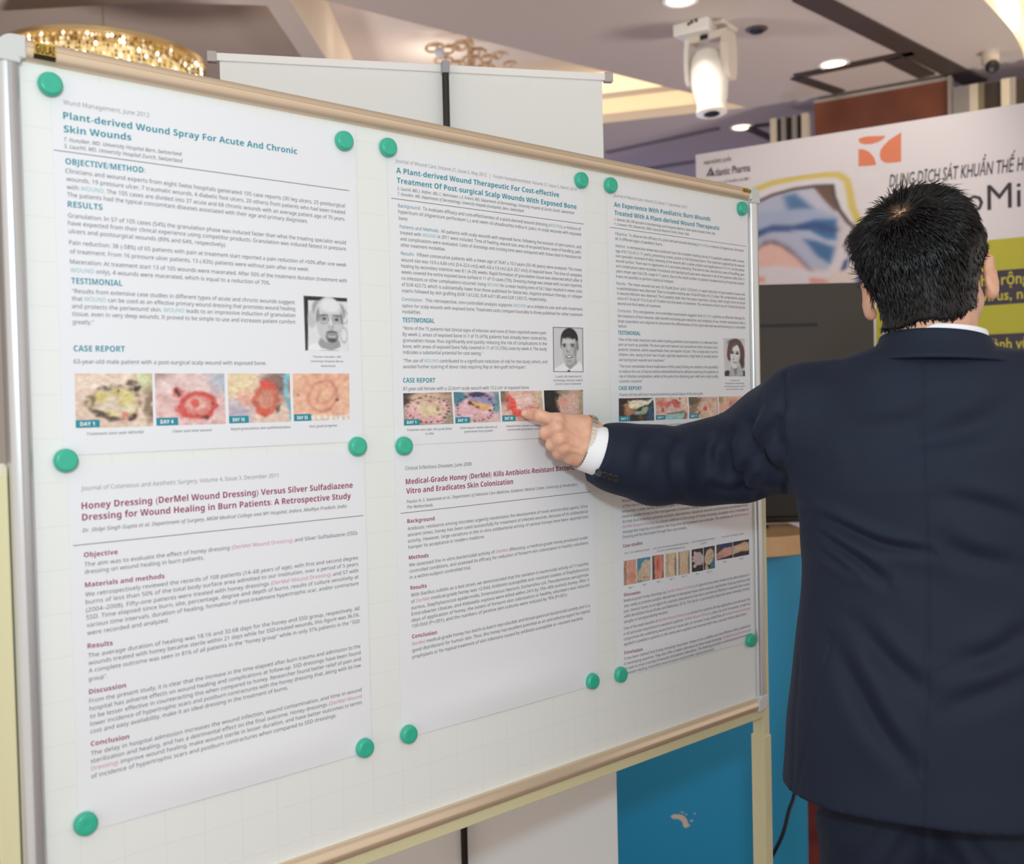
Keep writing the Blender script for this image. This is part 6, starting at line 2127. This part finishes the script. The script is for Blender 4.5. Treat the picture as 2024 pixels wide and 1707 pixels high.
# ---- HAIR: scalp layer and strands
f = Field(grid((0.49, 0.74, .0032)), grid((1.36, 1.62, .0032)), grid((1.44, 1.74, .0032)))
skull(f)
f.cone(hd_(0, -.022, -.045), body(0.0, -0.012, 1.43), .058, .064, .03)
Gx, Gy, Gz = np.meshgrid(f.xs, f.ys, f.zs, indexing='ij')
P = np.stack([Gx - HC[0], Gy - HC[1], Gz - HC[2]], -1) @ HM
lx, ly, lz = P[..., 0], P[..., 1], P[..., 2]


def hairline(lx, ly, lz):
    """> 0 where hair grows (head coordinates)"""
    back = lz + .072 + .004 * np.sin(lx * 70 + 1) - .06 * np.clip(lx, -.06, .06) - .25 * np.clip(ly + .06, 0, 1) - 0.004 * np.cos(lx * 90)
    side = np.where(ly > -.018, lz - .012 - 0.9 * np.clip(ly - .02, 0, 1), 1)
    ear = np.hypot((ly + .002) / .030, (lz + .006) / .040) - 1
    ear = np.where((np.abs(lx) > .055), ear * .03, 1)
    front = np.where(lz < .105, .066 - ly + .35 * np.clip(lz - .05, 0, 1), .092 - ly)
    return np.minimum(np.minimum(back, side), np.minimum(ear, front))


hl = hairline(lx, ly, lz)
tk = np.clip(.0025 + .06 * np.clip(lz + .055, 0, .11), 0, .008)
WH = np.array([-.018, -.080, .090])
WH2 = np.array([.016, -.076, .099])
dw = np.sqrt(((P - WH) ** 2).sum(-1))
dw2 = np.sqrt(((P - WH2) ** 2).sum(-1))
tk = tk * np.clip((np.minimum(dw, dw2 + .002) - .008) / .020, 0.06, 1)
f.F = np.maximum(np.maximum(f.F - tk.astype(np.float32), -(f.F + .004)), (-hl).astype(np.float32) * .8)
V, Q = f.mesh(4)
N = vnormals(V, Q)
L = (V - HC) @ HM
NL = N @ HM
hairm = mat('black_hair', (12, 11, 12), 0.30, spec=0.6)
HAIR = link_mesh('hair', V, Q, mat('black_hair_thinning', (14, 12, 12), 0.4, spec=0.4, attr='scalp'), man, True)
ca = HAIR.data.color_attributes.new('scalp', 'FLOAT_COLOR', 'POINT')
dp = np.minimum(np.linalg.norm(L - WH, axis=1), np.linalg.norm(L - WH2, axis=1) + .003)
mixf = np.exp(-(np.clip(dp - .004, 0, 1) / .013) ** 2)[:, None]
cv = np.array(lin((14, 12, 12)))[None] * (1 - mixf) + np.array(lin((112, 88, 66)))[None] * mixf
ca.data.foreach_set('color', cv.astype(np.float32).ravel())
cen = np.array([0, -.01, .04])
outw = ((L - cen) * NL).sum(1) > 0
hv = hairline(L[:, 0], L[:, 1], L[:, 2])
cand = np.nonzero(outw & (hv > -.004))[0]
w8 = np.ones(len(cand))
dd = np.minimum(np.linalg.norm(L[cand] - WH, axis=1), np.linalg.norm(L[cand] - WH2, axis=1) + .004)
w8 *= np.clip((dd - .004) / .026, .42, 1)
back = (NL[cand, 1] < .55)
w8 *= np.where(back, 1.0, .35)
pick = rng.choice(cand, 17000, p=w8 / w8.sum())
SV, SF = [], []
gdown = np.array([0, 0, -1.0])


def left_(p):
    return np.clip((-p[0] - .035) / .03, 0, 1) * np.exp(-((p[2] - .084) / .020) ** 2)


for vi in pick:
    p = L[vi] + rng.normal(0, .0016, 3)
    n = NL[vi]
    out = p - WH
    out = out - n * (out @ n)
    d0 = np.linalg.norm(out) + 1e-6
    out /= d0
    dn = gdown - n * (gdown @ n)
    dn /= (np.linalg.norm(dn) + 1e-6)
    low = np.clip((.07 - p[2]) / .10, 0, 1)
    low *= 1 - left_(p)
    t = out * (1 - .55 * low) + dn * (.55 * low)
    # the hair left of the whorl stands out, the top is brushed forward to the right
    if p[2] > .09:
        t = t + np.array([.35, .25, 0])
    swirl = np.cross(n, out) * .30 * np.exp(-(d0 / .05) ** 2)
    t = t + swirl + rng.normal(0, .13 + .9 * np.exp(-(d0 / .014) ** 2), 3)
    t = t - n * (t @ n)
    t /= np.linalg.norm(t)
    ln = .011 + .029 * np.clip((p[2] + .055) / .12, 0, 1)
    ln *= .65 + .5 * rng.random()
    left = np.clip((-p[0] - .035) / .03, 0, 1) * np.exp(-((p[2] - .084) / .020) ** 2)
    ln *= (1 + .15 * left) * (1 - .35 * np.clip((p[0] - .055) / .02, 0, 1))
    lift = .08 + .10 * np.clip(p[2] / .1, 0, 1) + .55 * left + .10 * rng.random()
    if p[0] > .052 and p[2] < .062:
        ln *= .45
    lift *= 1 - .75 * np.clip((p[0] - .055) / .02, 0, 1)
    p0 = p - n * .002
    p1 = p0 + (t * (1 - .4 * lift) + n * lift) * ln * .4
    p2 = p1 + (t * .95 + n * (lift * .6 - .10)) * ln * .35
    p3 = p2 + (t * .95 + n * (lift * .35 - .30) + dn * .2) * ln * .25
    wid = .00055 + .0005 * rng.random()
    b = np.cross(t, n)
    off = len(SV)
    for q, wq in ((p0, 1.0), (p1, 1.0), (p2, .75)):
        SV += [q + b * wid * wq, q - b * wid * wq, q + n * wid * wq * .9]
    SV.append(p3)
    for r_ in (0, 3):
        for k in range(3):
            k2 = (k + 1) % 3
            SF.append((off + r_ + k, off + r_ + k2, off + r_ + 3 + k2, off + r_ + 3 + k))
    for k in range(3):
        SF.append((off + 6 + k, off + 6 + (k + 1) % 3, off + 9))
SV = np.array(SV) @ HM.T + HC
so = link_mesh('hair_strands', SV, SF, hairm, HAIR, True)
so['kind'] = 'stuff'
